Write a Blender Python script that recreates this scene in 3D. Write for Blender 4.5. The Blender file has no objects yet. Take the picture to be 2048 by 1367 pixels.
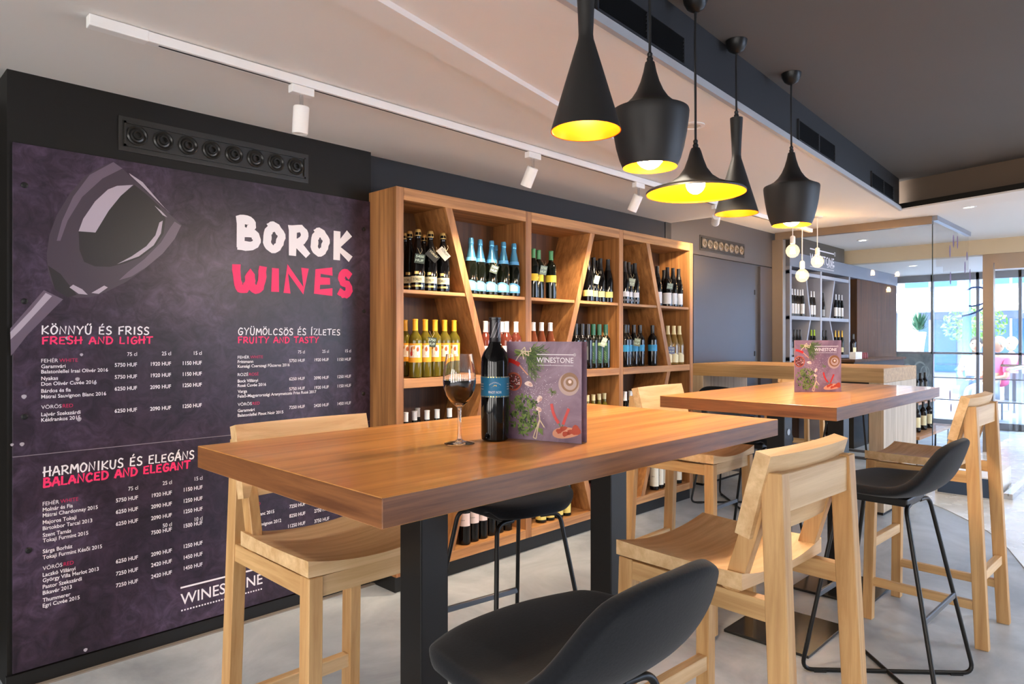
import bpy, bmesh, math, random
from mathutils import Vector, Matrix
random.seed(7)
PI = math.pi
sc = bpy.context.scene
COL = sc.collection

# ------------------------------------------------------------------ camera
CAMH = 1.275
YAW = math.radians(44.5)                 # viewing direction measured from +X (the wall runs along X)
cam_d = bpy.data.cameras.new('camera')
cam_d.lens = 24.0; cam_d.sensor_width = 36.0; cam_d.sensor_fit = 'HORIZONTAL'
cam_d.shift_y = -6.5 / 2048
cam_d.clip_start = 0.02; cam_d.clip_end = 300
cam = bpy.data.objects.new('camera', cam_d); COL.objects.link(cam)
cam.location = (0, 0, CAMH)
cam.rotation_euler = (PI / 2, 0, YAW - PI / 2)
sc.camera = cam

# ------------------------------------------------------------------ world, sun, exposure
W = bpy.data.worlds.new('world'); sc.world = W; W.use_nodes = True
nt = W.node_tree; nt.nodes.clear()
wo = nt.nodes.new('ShaderNodeOutputWorld'); bg = nt.nodes.new('ShaderNodeBackground')
tc = nt.nodes.new('ShaderNodeTexCoord'); sx = nt.nodes.new('ShaderNodeSeparateXYZ')
rp = nt.nodes.new('ShaderNodeValToRGB')
rp.color_ramp.elements[0].position = 0.42; rp.color_ramp.elements[0].color = (0.50, 0.66, 0.96, 1)
rp.color_ramp.elements[1].position = 0.75; rp.color_ramp.elements[1].color = (0.62, 0.78, 1.0, 1)
mr = nt.nodes.new('ShaderNodeMapRange')
mr.inputs['From Min'].default_value = -1; mr.inputs['From Max'].default_value = 1
nt.links.new(tc.outputs['Generated'], sx.inputs[0]); nt.links.new(sx.outputs['Z'], mr.inputs['Value'])
nt.links.new(mr.outputs[0], rp.inputs[0]); mxw = nt.nodes.new('ShaderNodeMix'); mxw.data_type = 'RGBA'; mrx = nt.nodes.new('ShaderNodeMapRange')
mrx.inputs['From Min'].default_value = -.5; mrx.inputs['From Max'].default_value = .5
nt.links.new(sx.outputs['X'], mrx.inputs['Value']); nt.links.new(mrx.outputs[0], mxw.inputs['Factor'])
mxw.inputs['A'].default_value = (.74, .70, .66, 1); nt.links.new(rp.outputs[0], mxw.inputs['B'])
nt.links.new(mxw.outputs['Result'], bg.inputs['Color'])
bg.inputs['Strength'].default_value = 9.0
nt.links.new(bg.outputs[0], wo.inputs[0])

sun_d = bpy.data.lights.new('sun', 'SUN'); sun_d.energy = 5.0; sun_d.angle = 0.03; sun_d.color = (1.0, 0.97, 0.93)
sun = bpy.data.objects.new('sun', sun_d); COL.objects.link(sun)
sun.rotation_euler = (Vector((0.62, -0.45, -0.95))).to_track_quat('-Z', 'Y').to_euler()

sc.view_settings.view_transform = 'Standard'
sc.view_settings.look = 'None'
sc.cycles.transparent_max_bounces = 32
sc.view_settings.gamma = 1.0
sc.view_settings.use_curve_mapping = False
sc.view_settings.exposure = 0.85
WARM = (1.0, 0.78, 0.52)

# ------------------------------------------------------------------ projection helpers (photo reading -> place)
FPX = 2048 * 24 / 36
Fv = (math.cos(YAW), math.sin(YAW)); Rv = (math.sin(YAW), -math.cos(YAW))
def ray(px, py):
    k = (px - 1024) / FPX
    return (Fv[0] + Rv[0] * k, Fv[1] + Rv[1] * k, -(py - 677.0) / FPX)
def at_y(px, py, Y):
    r = ray(px, py); t = Y / r[1]; return Vector((r[0] * t, Y, CAMH + r[2] * t))
def at_z(px, py, Z):
    r = ray(px, py); t = (Z - CAMH) / r[2]; return Vector((r[0] * t, r[1] * t, Z))
def x_at(px, Y):
    r = ray(px, 677); return r[0] / r[1] * Y

# ------------------------------------------------------------------ materials
def lin(c):
    return tuple(((v / 255) / 12.92 if v / 255 <= 0.04045 else ((v / 255 + 0.055) / 1.055) ** 2.4) for v in c)
MATS = {}
def new_mat(name):
    m = bpy.data.materials.new(name); m.use_nodes = True
    n = m.node_tree.nodes; b = n['Principled BSDF']
    return m, m.node_tree, b
def mat(name, c, rough=0.5, metal=0.0, spec=0.5, emit=None, es=0.0, coat=0.0, noise=0.0, nscale=8.0, bump=0.0, sheen=0.0):
    if name in MATS: return MATS[name]
    m, t, b = new_mat(name)
    col = (*lin(c), 1)
    b.inputs['Base Color'].default_value = col
    b.inputs['Roughness'].default_value = rough; b.inputs['Metallic'].default_value = metal
    b.inputs['Specular IOR Level'].default_value = spec
    b.inputs['Coat Weight'].default_value = coat
    if sheen: b.inputs['Sheen Weight'].default_value = sheen
    if emit:
        b.inputs['Emission Color'].default_value = (*emit, 1); b.inputs['Emission Strength'].default_value = es
    if noise or bump:
        tcn = t.nodes.new('ShaderNodeTexCoord'); nz = t.nodes.new('ShaderNodeTexNoise')
        nz.inputs['Scale'].default_value = nscale; nz.inputs['Detail'].default_value = 6
        t.links.new(tcn.outputs['Object'], nz.inputs['Vector'])
        if noise:
            mx = t.nodes.new('ShaderNodeMix'); mx.data_type = 'RGBA'
            mx.inputs['A'].default_value = tuple(v * (1 - noise) for v in col[:3]) + (1,)
            mx.inputs['B'].default_value = tuple(min(1, v * (1 + noise)) for v in col[:3]) + (1,)
            t.links.new(nz.outputs['Fac'], mx.inputs['Factor']); t.links.new(mx.outputs['Result'], b.inputs['Base Color'])
        if bump:
            bp = t.nodes.new('ShaderNodeBump'); bp.inputs['Strength'].default_value = bump; bp.inputs['Distance'].default_value = 0.01
            t.links.new(nz.outputs['Fac'], bp.inputs['Height']); t.links.new(bp.outputs[0], b.inputs['Normal'])
    MATS[name] = m; return m

def wood(name, dark, light, axis, rough=0.42, fine=26.0, stretch=0.045, contrast=(0.32, 0.72), coat=0.0, band=0.0, streak=None):
    """streaky wood: noise stretched along the grain axis in the object's own coordinates"""
    if name in MATS: return MATS[name]
    m, t, b = new_mat(name)
    b.inputs['Roughness'].default_value = rough; b.inputs['Coat Weight'].default_value = coat
    tcn = t.nodes.new('ShaderNodeTexCoord'); mp = t.nodes.new('ShaderNodeMapping')
    s = [1.0, 1.0, 1.0]; s['XYZ'.index(axis)] = stretch
    mp.inputs['Scale'].default_value = s
    t.links.new(tcn.outputs['Object'], mp.inputs['Vector'])
    n1 = t.nodes.new('ShaderNodeTexNoise'); n1.inputs['Scale'].default_value = fine; n1.inputs['Detail'].default_value = 8; n1.inputs['Roughness'].default_value = 0.65
    n1.inputs['Distortion'].default_value = 0.4
    t.links.new(mp.outputs[0], n1.inputs['Vector'])
    r = t.nodes.new('ShaderNodeValToRGB')
    r.color_ramp.elements[0].position = contrast[0]; r.color_ramp.elements[0].color = (*lin(dark), 1)
    r.color_ramp.elements[1].position = contrast[1]; r.color_ramp.elements[1].color = (*lin(light), 1)
    if streak:
        e = r.color_ramp.elements.new((contrast[0] + contrast[1]) / 2); e.color = (*lin(streak), 1)
    t.links.new(n1.outputs['Fac'], r.inputs[0])
    out = r.outputs[0]
    if band:
        mp2 = t.nodes.new('ShaderNodeMapping'); mp2.inputs['Scale'].default_value = [v if v == 1.0 else v * 0.6 for v in s]
        t.links.new(tcn.outputs['Object'], mp2.inputs['Vector'])
        n2 = t.nodes.new('ShaderNodeTexNoise'); n2.inputs['Scale'].default_value = fine * 0.3; n2.inputs['Detail'].default_value = 2
        t.links.new(mp2.outputs[0], n2.inputs['Vector'])
        mx = t.nodes.new('ShaderNodeMix'); mx.data_type = 'RGBA'; mx.blend_type = 'MULTIPLY'; mx.inputs['Factor'].default_value = band
        r2 = t.nodes.new('ShaderNodeValToRGB'); r2.color_ramp.elements[0].position = 0.35; r2.color_ramp.elements[0].color = (0.45, 0.4, 0.36, 1); r2.color_ramp.elements[1].position = 0.62
        t.links.new(n2.outputs['Fac'], r2.inputs[0])
        t.links.new(out, mx.inputs['A']); t.links.new(r2.outputs[0], mx.inputs['B']); out = mx.outputs['Result']
    t.links.new(out, b.inputs['Base Color'])
    bp = t.nodes.new('ShaderNodeBump'); bp.inputs['Strength'].default_value = 0.06; bp.inputs['Distance'].default_value = 0.004
    t.links.new(n1.outputs['Fac'], bp.inputs['Height']); t.links.new(bp.outputs[0], b.inputs['Normal'])
    MATS[name] = m; return m

def pane_glass(name, tint=(0.93, 0.97, 1.0), rough=0.0, ior=1.5):
    if name in MATS: return MATS[name]
    m = bpy.data.materials.new(name); m.use_nodes = True; t = m.node_tree; t.nodes.clear()
    o = t.nodes.new('ShaderNodeOutputMaterial'); tr = t.nodes.new('ShaderNodeBsdfTransparent'); gl = t.nodes.new('ShaderNodeBsdfGlossy')
    gl.inputs['Roughness'].default_value = rough; tr.inputs['Color'].default_value = (*tint, 1)
    fr = t.nodes.new('ShaderNodeFresnel'); fr.inputs['IOR'].default_value = ior
    mx = t.nodes.new('ShaderNodeMixShader')
    ge = t.nodes.new('ShaderNodeNewGeometry'); mu = t.nodes.new('ShaderNodeMath'); mu.operation = 'SUBTRACT'; mu.use_clamp = True
    t.links.new(fr.outputs[0], mu.inputs[0]); t.links.new(ge.outputs['Backfacing'], mu.inputs[1])
    t.links.new(mu.outputs[0], mx.inputs[0]); t.links.new(tr.outputs[0], mx.inputs[1]); t.links.new(gl.outputs[0], mx.inputs[2]); t.links.new(mx.outputs[0], o.inputs[0])
    MATS[name] = m; return m

def clear_glass(name, col=(1, 1, 1), ior=1.48):
    if name in MATS: return MATS[name]
    m, t, b = new_mat(name)
    b.inputs['Base Color'].default_value = (*col, 1); b.inputs['Transmission Weight'].default_value = 1.0
    b.inputs['Roughness'].default_value = 0.0; b.inputs['IOR'].default_value = ior
    MATS[name] = m; return m

def concrete(name, a, b_, c, scale=2.2, rough=0.42):
    if name in MATS: return MATS[name]
    m, t, b = new_mat(name)
    tcn = t.nodes.new('ShaderNodeTexCoord')
    n1 = t.nodes.new('ShaderNodeTexNoise'); n1.inputs['Scale'].default_value = scale; n1.inputs['Detail'].default_value = 10; n1.inputs['Roughness'].default_value = 0.62; n1.inputs['Distortion'].default_value = 0.9
    t.links.new(tcn.outputs['Object'], n1.inputs['Vector'])
    r = t.nodes.new('ShaderNodeValToRGB'); r.color_ramp.elements[0].position = 0.3; r.color_ramp.elements[0].color = (*lin(a), 1)
    r.color_ramp.elements[1].position = 0.7; r.color_ramp.elements[1].color = (*lin(c), 1)
    e = r.color_ramp.elements.new(0.5); e.color = (*lin(b_), 1)
    t.links.new(n1.outputs['Fac'], r.inputs[0]); t.links.new(r.outputs[0], b.inputs['Base Color'])
    n2 = t.nodes.new('ShaderNodeTexNoise'); n2.inputs['Scale'].default_value = 6; n2.inputs['Detail'].default_value = 5
    t.links.new(tcn.outputs['Object'], n2.inputs['Vector'])
    mr_ = t.nodes.new('ShaderNodeMapRange'); mr_.inputs['To Min'].default_value = rough - 0.1; mr_.inputs['To Max'].default_value = rough + 0.12
    t.links.new(n2.outputs['Fac'], mr_.inputs['Value']); t.links.new(mr_.outputs[0], b.inputs['Roughness'])
    MATS[name] = m; return m

def slate(name):
    """printed purple slate of the menu board"""
    m, t, b = new_mat(name)
    b.inputs['Roughness'].default_value = 0.38; b.inputs['Specular IOR Level'].default_value = 0.35
    tcn = t.nodes.new('ShaderNodeTexCoord')
    def nz(scale, det, dist):
        n = t.nodes.new('ShaderNodeTexNoise'); n.inputs['Scale'].default_value = scale; n.inputs['Detail'].default_value = det; n.inputs['Distortion'].default_value = dist
        n.inputs['Roughness'].default_value = 0.65
        t.links.new(tcn.outputs['Object'], n.inputs['Vector']); return n
    n1 = nz(2.6, 8, 0.6); n2 = nz(14, 10, 1.6)
    r = t.nodes.new('ShaderNodeValToRGB')
    r.color_ramp.elements[0].position = 0.3; r.color_ramp.elements[0].color = (*lin((34, 24, 34)), 1)
    r.color_ramp.elements[1].position = 0.72; r.color_ramp.elements[1].color = (*lin((78, 64, 84)), 1)
    e = r.color_ramp.elements.new(0.5); e.color = (*lin((52, 39, 53)), 1)
    t.links.new(n1.outputs['Fac'], r.inputs[0])
    r2 = t.nodes.new('ShaderNodeValToRGB'); r2.color_ramp.elements[0].position = 0.35; r2.color_ramp.elements[0].color = (0.42, 0.42, 0.45, 1)
    r2.color_ramp.elements[1].position = 0.7; r2.color_ramp.elements[1].color = (1.55, 1.5, 1.6, 1)
    t.links.new(n2.outputs['Fac'], r2.inputs[0])
    mx = t.nodes.new('ShaderNodeMix'); mx.data_type = 'RGBA'; mx.blend_type = 'MULTIPLY'; mx.inputs['Factor'].default_value = 0.9
    t.links.new(r.outputs[0], mx.inputs['A']); t.links.new(r2.outputs[0], mx.inputs['B']); t.links.new(mx.outputs['Result'], b.inputs['Base Color'])
    bp = t.nodes.new('ShaderNodeBump'); bp.inputs['Strength'].default_value = 0.05; bp.inputs['Distance'].default_value = 0.003
    t.links.new(n2.outputs['Fac'], bp.inputs['Height']); t.links.new(bp.outputs[0], b.inputs['Normal'])
    MATS[name] = m; return m

# ------------------------------------------------------------------ object helpers
def obj(name, bm, m, parent=None, smooth=False, mods=None):
    me = bpy.data.meshes.new(name)
    bmesh.ops.recalc_face_normals(bm, faces=bm.faces)
    bm.to_mesh(me); bm.free()
    for mm in (m if isinstance(m, (list, tuple)) else [m]): me.materials.append(mm)
    if smooth:
        for p in me.polygons: p.use_smooth = True
        try: me.set_sharp_from_angle(angle=math.radians(38))
        except Exception: pass
    o = bpy.data.objects.new(name, me); COL.objects.link(o)
    if parent: o.parent = parent
    return o
def thing(name, label, cat, loc=(0, 0, 0), rotz=0, group=None):
    o = bpy.data.objects.new(name, None); COL.objects.link(o); o.empty_display_size = 0.05
    o.location = loc; o.rotation_euler = (0, 0, rotz); o['label'] = label; o['category'] = cat
    if group: o['group'] = group
    return o
def tag(o, label, cat, group=None):
    o['label'] = label; o['category'] = cat
    if group: o['group'] = group
    return o
def struct(name, bm, m, parent=None, smooth=False):
    o = obj(name, bm, m, parent, smooth)
    if not parent: o['kind'] = 'structure'
    return o
def dup(root, loc, rotz, label, group=None):
    r = root.copy(); COL.objects.link(r); r.location = loc; r.rotation_euler = (0, 0, rotz); r['label'] = label
    if group: r['group'] = group
    for ch in list(root.children):
        c = ch.copy(); COL.objects.link(c); c.parent = r
        for g in list(ch.children):
            d = g.copy(); COL.objects.link(d); d.parent = c
    return r

# ------------------------------------------------------------------ shape helpers
def B(): return bmesh.new()
def box(bm, lo, hi, mi=0, M=None):
    x0, y0, z0 = lo; x1, y1, z1 = hi
    vs = [bm.verts.new(v) for v in ((x0, y0, z0), (x1, y0, z0), (x1, y1, z0), (x0, y1, z0), (x0, y0, z1), (x1, y0, z1), (x1, y1, z1), (x0, y1, z1))]
    if M:
        for v in vs: v.co = M @ v.co
    fs = [bm.faces.new([vs[i] for i in f]) for f in ((0, 3, 2, 1), (4, 5, 6, 7), (0, 1, 5, 4), (1, 2, 6, 5), (2, 3, 7, 6), (3, 0, 4, 7))]
    for f in fs: f.material_index = mi
    return fs
def bevel(bm, w, seg=2):
    bmesh.ops.bevel(bm, geom=bm.edges[:], offset=w, segments=seg, profile=0.6, affect='EDGES', clamp_overlap=True)
    return bm
def bx(lo, hi, w=0.0, seg=2):
    bm = B(); box(bm, lo, hi)
    if w: bevel(bm, w, seg)
    return bm
def bar(bm, p0, p1, w, d, up=(0, 0, 1), w2=None, d2=None):
    """square-section bar from p0 to p1; w across 'side', d along the third axis"""
    p0 = Vector(p0); p1 = Vector(p1); z = (p1 - p0).normalized(); s = z.cross(Vector(up))
    if s.length < 1e-4: s = z.cross(Vector((0, 1, 0)))
    s.normalize(); u = s.cross(z).normalized()
    w2 = w if w2 is None else w2; d2 = d if d2 is None else d2
    vs = []
    for p, a, b_ in ((p0, w, d), (p1, w2, d2)):
        for i, j in ((-1, -1), (1, -1), (1, 1), (-1, 1)):
            vs.append(bm.verts.new(p + s * (i * a / 2) + u * (j * b_ / 2)))
    for f in ((0, 3, 2, 1), (4, 5, 6, 7), (0, 1, 5, 4), (1, 2, 6, 5), (2, 3, 7, 6), (3, 0, 4, 7)):
        bm.faces.new([vs[i] for i in f])
def prism(bm, pts, axis, a0, a1, mi=0):
    """polygon (two in-plane coords) extruded along axis from a0 to a1; in-plane order for 'Y' is (x,z), 'Z' (x,y), 'X' (y,z)"""
    def mk(p, a):
        return {'Y': (p[0], a, p[1]), 'Z': (p[0], p[1], a), 'X': (a, p[0], p[1])}[axis]
    v0 = [bm.verts.new(mk(p, a0)) for p in pts]; v1 = [bm.verts.new(mk(p, a1)) for p in pts]
    n = len(pts); fs = [bm.faces.new(v0), bm.faces.new(list(reversed(v1)))]
    for i in range(n): fs.append(bm.faces.new([v0[i], v1[i], v1[(i + 1) % n], v0[(i + 1) % n]]))
    for f in fs: f.material_index = mi
    return fs
def lathe(bm, prof, n=32, c=(0, 0), mi=0, a0=0.0, a1=2 * PI, close=None):
    full = abs(a1 - a0 - 2 * PI) < 1e-6
    m = n if full else n + 1
    rings = []
    for r, z in prof:
        if r < 1e-6 and full: rings.append([bm.verts.new((c[0], c[1], z))])
        else: rings.append([bm.verts.new((c[0] + r * math.cos(a0 + (a1 - a0) * i / n), c[1] + r * math.sin(a0 + (a1 - a0) * i / n), z)) for i in range(m)])
    for A, C in zip(rings, rings[1:]):
        for i in range(n):
            j = (i + 1) % m
            if len(A) == 1 and len(C) == 1: continue
            if len(A) == 1: f = bm.faces.new((A[0], C[i], C[j]))
            elif len(C) == 1: f = bm.faces.new((A[i], A[j], C[0]))
            else: f = bm.faces.new((A[i], A[j], C[j], C[i]))
            f.material_index = mi
    return bm
def tube(bm, pts, r, n=10, mi=0, cap=True):
    pts = [Vector(p) for p in pts]; rings = []; prev = None
    for i, p in enumerate(pts):
        d = (pts[min(i + 1, len(pts) - 1)] - pts[max(i - 1, 0)]).normalized()
        if prev is None:
            s = d.cross(Vector((0, 0, 1)));
            if s.length < 1e-3: s = d.cross(Vector((1, 0, 0)))
        else: s = prev - d * prev.dot(d)
        s.normalize(); prev = s; u = d.cross(s)
        rr = r[i] if isinstance(r, (list, tuple)) else r
        rings.append([bm.verts.new(p + (s * math.cos(2 * PI * k / n) + u * math.sin(2 * PI * k / n)) * rr) for k in range(n)])
    for A, C in zip(rings, rings[1:]):
        for k in range(n):
            f = bm.faces.new((A[k], A[(k + 1) % n], C[(k + 1) % n], C[k])); f.material_index = mi
    if cap:
        for R_ in (rings[0], list(reversed(rings[-1]))):
            f = bm.faces.new(R_); f.material_index = mi
    return bm
def fillet(pts, rad, seg=6):
    pts = [Vector(p) for p in pts]; out = [pts[0]]
    for a, b_, c in zip(pts, pts[1:], pts[2:]):
        d1 = (a - b_); d2 = (c - b_); r = min(rad, d1.length * 0.45, d2.length * 0.45)
        p0 = b_ + d1.normalized() * r; p1 = b_ + d2.normalized() * r
        for i in range(seg + 1):
            t = i / seg; out.append(p0 * (1 - t) ** 2 + b_ * 2 * t * (1 - t) + p1 * t * t)
    out.append(pts[-1]); return out
def ball(bm, c, r, n=12, sc_=(1, 1, 1), mi=0):
    ret = bmesh.ops.create_uvsphere(bm, u_segments=n, v_segments=max(6, n // 2), radius=1.0)
    for v in ret['verts']: v.co = Vector((c[0] + v.co.x * r * sc_[0], c[1] + v.co.y * r * sc_[1], c[2] + v.co.z * r * sc_[2]))
    for f in {f for v in ret['verts'] for f in v.link_faces}: f.material_index = mi

# ------------------------------------------------------------------ lettering
_txt = {}
def text_polys(body, bold=0.0):
    key = (body, bold)
    if key in _txt: return _txt[key]
    cu = bpy.data.curves.new('t', 'FONT'); cu.body = body; cu.size = 1.0; cu.offset = bold; cu.resolution_u = 3
    o = bpy.data.objects.new('t', cu); COL.objects.link(o)
    dg = bpy.context.evaluated_depsgraph_get(); me = bpy.data.meshes.new_from_object(o.evaluated_get(dg))
    vs = [(v.co.x, v.co.y) for v in me.vertices]; fs = [tuple(p.vertices) for p in me.polygons]
    bpy.data.objects.remove(o); bpy.data.curves.remove(cu); bpy.data.meshes.remove(me)
    _txt[key] = (vs, fs); return vs, fs
CAP = 0.727
def put_text(bm, body, origin, right, up, cap, width=None, align='L', bold=0.0, mi=0):
    """lettering with its baseline start (or end) at origin; cap = capital height in metres"""
    vs, fs = text_polys(body, bold)
    if not vs: return 0
    x0 = min(v[0] for v in vs); x1 = max(v[0] for v in vs)
    k = cap / CAP; kx = k if width is None else width / (x1 - x0)
    off = {'L': -x0, 'R': -x1, 'C': -(x0 + x1) / 2}[align]
    o = Vector(origin); r = Vector(right); u = Vector(up)
    bv = [bm.verts.new(o + r * ((x + off) * kx) + u * (y * k)) for x, y in vs]
    for f in fs:
        try: bm.faces.new([bv[i] for i in f]).material_index = mi
        except ValueError: pass
    return (x1 - x0) * kx
# brush alphabet, strokes on a unit square
BR = {
 'A': [[(0, 0), (.42, 1), (.55, 1), (.95, 0)], [(.05, .32), (.95, .4)]],
 'B': [[(.1, .0), (.12, 1)], [(.0, .97), (.6, 1), (.72, .78), (.5, .58), (.15, .52)], [(.15, .52), (.8, .48), (.95, .22), (.7, .02), (.05, .0)]],
 'C': [[(.9, .85), (.55, 1), (.15, .7), (.1, .3), (.4, .0), (.9, .12)]],
 'D': [[(.1, .0), (.12, 1)], [(.0, .98), (.6, .95), (.95, .55), (.7, .1), (.05, .0)]],
 'E': [[(.9, .95), (.12, .92), (.08, .05), (.9, .04)], [(.1, .5), (.75, .52)]],
 'F': [[(.95, 1), (.12, .93), (.15, .0)], [(.12, .48), (.8, .52)]],
 'G': [[(.9, .88), (.5, 1), (.1, .6), (.2, .1), (.6, .0), (.9, .2), (.88, .45), (.5, .45)]],
 'H': [[(.12, 1), (.12, 0)], [(.85, 1), (.85, 0)], [(-.08, .45), (1.05, .55)]],
 'I': [[(.5, 1), (.5, 0)]],
 'K': [[(.12, 1), (.12, 0)], [(.9, .98), (.15, .45), (.95, .05)]],
 'L': [[(.12, 1), (.1, .05), (.9, .05)]],
 'M': [[(.02, 0), (.15, 1), (.5, .4), (.85, 1), (.98, 0)]],
 'N': [[(.08, 0), (.12, 1), (.85, .05), (.9, 1)]],
 'O': [[(.55, 1), (.15, .75), (.08, .3), (.4, 0), (.8, .2), (.95, .65), (.55, 1), (.3, .93)]],
 'R': [[(.1, 0), (.12, 1)], [(.0, .95), (.6, 1), (.85, .75), (.6, .5), (.2, .42)], [(.35, .45), (.95, .03)]],
 'S': [[(.9, .88), (.5, 1), (.15, .8), (.3, .56), (.8, .4), (.85, .12), (.45, .0), (.05, .1)]],
 'T': [[(.0, .95), (1, 1)], [(.5, .97), (.48, 0)]],
 'U': [[(.1, 1), (.08, .3), (.35, .0), (.75, .1), (.88, 1)]],
 'W': [[(.05, 1), (.1, .2), (.28, .0), (.45, .25), (.52, .75), (.55, .25), (.7, .0), (.88, .25), (.95, 1)]],
 'Y': [[(.05, 1), (.5, .5), (.95, 1)], [(.5, .5), (.4, 0)]],
 'Z': [[(.1, .95), (.9, .98), (.1, .05), (.95, .04)]],
}
ACC = {'Ö': ('O', 'd'), 'Ü': ('U', 'd'), 'Ű': ('U', 'h'), 'É': ('E', 'a'), 'Á': ('A', 'a'), 'Í': ('I', 'a')}
STK = [0]
def stroke(bm, P, w, o, r, u, mi=0, jit=0.0, seed=0, smooth=True):
    rnd = random.Random(seed)
    if smooth and len(P) > 2:
        Q = []
        for i in range(len(P) - 1):
            p0 = P[max(i - 1, 0)]; p1 = P[i]; p2 = P[i + 1]; p3 = P[min(i + 2, len(P) - 1)]
            for k in range(4):
                t = k / 4
                Q.append(tuple(p1[j] * (2 * t ** 3 - 3 * t ** 2 + 1) + p2[j] * (-2 * t ** 3 + 3 * t ** 2) + (t ** 3 - 2 * t ** 2 + t) * (p2[j] - p0[j]) * 0.45 + (t ** 3 - t ** 2) * (p3[j] - p1[j]) * 0.45 for j in (0, 1)))
        Q.append(P[-1]); P = Q
    o = Vector(o); r = Vector(r); u = Vector(u); L = []; Rr = []; nv = r.cross(u); STK[0] = (STK[0] + 1) % 12
    for i, p in enumerate(P):
        a = P[max(i - 1, 0)]; c = P[min(i + 1, len(P) - 1)]; dx, dy = c[0] - a[0], c[1] - a[1]; l = math.hypot(dx, dy) or 1
        nx, ny = -dy / l, dx / l
        w1 = w * (1 + jit * (rnd.random() * 2 - 1)); w2 = w * (1 + jit * (rnd.random() * 2 - 1))
        ex = (-dx / l, -dy / l) if i == 0 else ((dx / l, dy / l) if i == len(P) - 1 else (0, 0))
        q = (p[0] + ex[0] * w * 0.5, p[1] + ex[1] * w * 0.5)
        lift = nv * (STK[0] * .00004 + i * .000012)
        L.append(bm.verts.new(o + lift + r * (q[0] + nx * w1) + u * (q[1] + ny * w1))); Rr.append(bm.verts.new(o + lift + r * (q[0] - nx * w2) + u * (q[1] - ny * w2)))
    for i in range(len(P) - 1):
        bm.faces.new((L[i], L[i + 1], Rr[i + 1], Rr[i])).material_index = mi
def brush_text(bm, body, o, r, u, h, width, wk=0.11, mi=0, jit=0.18, bounce=0.05, seed=1, only=None):
    adv = {'I': 0.45, 'M': 1.15, 'W': 1.3, ' ': 0.6, 'L': .8, 'E': .85, 'F': .85, 'S': .85}
    tot = sum(adv.get(ACC.get(ch, (ch,))[0], 1.0) for ch in body); gap = 0.24; k = width / (tot + gap * (len(body) - 1) - 0.0); x = 0; rnd = random.Random(seed)
    for n_, ch in enumerate(body):
        base, ac = ACC.get(ch, (ch, None)); a = adv.get(base, 1.0)
        if ch != ' ' and only in (None, body[:n_].count(' ')):
            dy = (rnd.random() - 0.5) * bounce * h; hh = h * (1 + (rnd.random() - 0.5) * 0.12)
            sl = 0.02
            for s_i, st in enumerate(BR[base]):
                P = [((x + px * a) * k + py * hh * sl, py * hh + dy) for px, py in st]
                stroke(bm, P, wk * h, o, r, u, mi, jit, seed * 100 + n_ * 7 + s_i, smooth=base in 'BCDGOSUWRM')
            cx = (x + a * 0.5) * k
            if ac == 'd':
                for s_ in (-1, 1): stroke(bm, [(cx + s_ * a * k * 0.22, hh * 1.16 + dy), (cx + s_ * a * k * 0.22, hh * 1.26 + dy)], wk * h * 0.9, o, r, u, mi, jit, n_)
            if ac == 'h':
                for s_ in (-1, 1): stroke(bm, [(cx + s_ * a * k * 0.2, hh * 1.12 + dy), (cx + s_ * a * k * 0.2 + h * .12, hh * 1.3 + dy)], wk * h * 0.8, o, r, u, mi, jit, n_)
            if ac == 'a': stroke(bm, [(cx, hh * 1.12 + dy), (cx + h * .14, hh * 1.32 + dy)], wk * h * 0.8, o, r, u, mi, jit, n_)
        x += a + gap
def poly(bm, pts, mi=0):
    f = bm.faces.new([bm.verts.new(p) for p in pts]); f.material_index = mi
    return f

# ------------------------------------------------------------------ shared materials
M_white = mat('ceiling_white', (226, 222, 218), 0.75)
M_char = mat('charcoal_paint', (42, 43, 47), 0.6, spec=.3, noise=0.06, nscale=3)
M_dark = mat('dark_panel', (24, 22, 20), 0.55, spec=.25)
M_black = mat('black_powder', (26, 26, 27), 0.42)
M_black2 = mat('black_satin', (21, 20, 20), 0.38, spec=.35)
M_shade = mat('black_shade', (33, 31, 30), 0.5, noise=0.05, nscale=40)
M_gold = mat('gold_lining', (224, 112, 2), 0.38, metal=0.45)
M_whiteP = mat('white_plastic', (232, 230, 228), 0.4)
M_chrome = mat('chrome', (200, 200, 202), 0.2, metal=1.0)
M_fab = mat('charcoal_velour', (21, 23, 28), 0.9, spec=0.15, sheen=0.12, noise=0.3, nscale=160, bump=0.05)
M_oakX = wood('oak_x', (192, 152, 104), (230, 198, 152), 'X', 0.5, 30, 0.05)
M_oakY = wood('oak_y', (176, 132, 80), (222, 184, 130), 'Y', 0.5, 30, 0.05)
M_oakZ = wood('oak_z', (172, 126, 74), (216, 176, 122), 'Z', 0.5, 34, 0.05)
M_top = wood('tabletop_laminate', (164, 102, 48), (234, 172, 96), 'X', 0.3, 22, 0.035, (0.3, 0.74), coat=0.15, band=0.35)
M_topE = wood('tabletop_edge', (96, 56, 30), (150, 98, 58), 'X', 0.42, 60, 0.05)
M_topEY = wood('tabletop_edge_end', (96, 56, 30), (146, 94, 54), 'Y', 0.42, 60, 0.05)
M_shX = wood('shelf_walnut_x', (130, 84, 46), (208, 152, 96), 'X', 0.45, 30, 0.04, band=0.25)
M_shZ = wood('shelf_walnut_z', (122, 76, 40), (202, 144, 88), 'Z', 0.45, 26, 0.04, band=0.5)
M_cnX = wood('counter_oak', (150, 118, 78), (196, 160, 112), 'Y', 0.5, 34, 0.04)
M_cnZ = wood('counter_oak_daylit', (160, 140, 116), (206, 188, 164), 'Z', 0.5, 24, 0.05, band=0.2)  # end panels coloured paler for the window light that falls on them
M_bronze = mat('bronze_metal', (140, 124, 110), 0.36, metal=0.6)
M_letter = mat('print_white', (232, 226, 232), 0.6)
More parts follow.
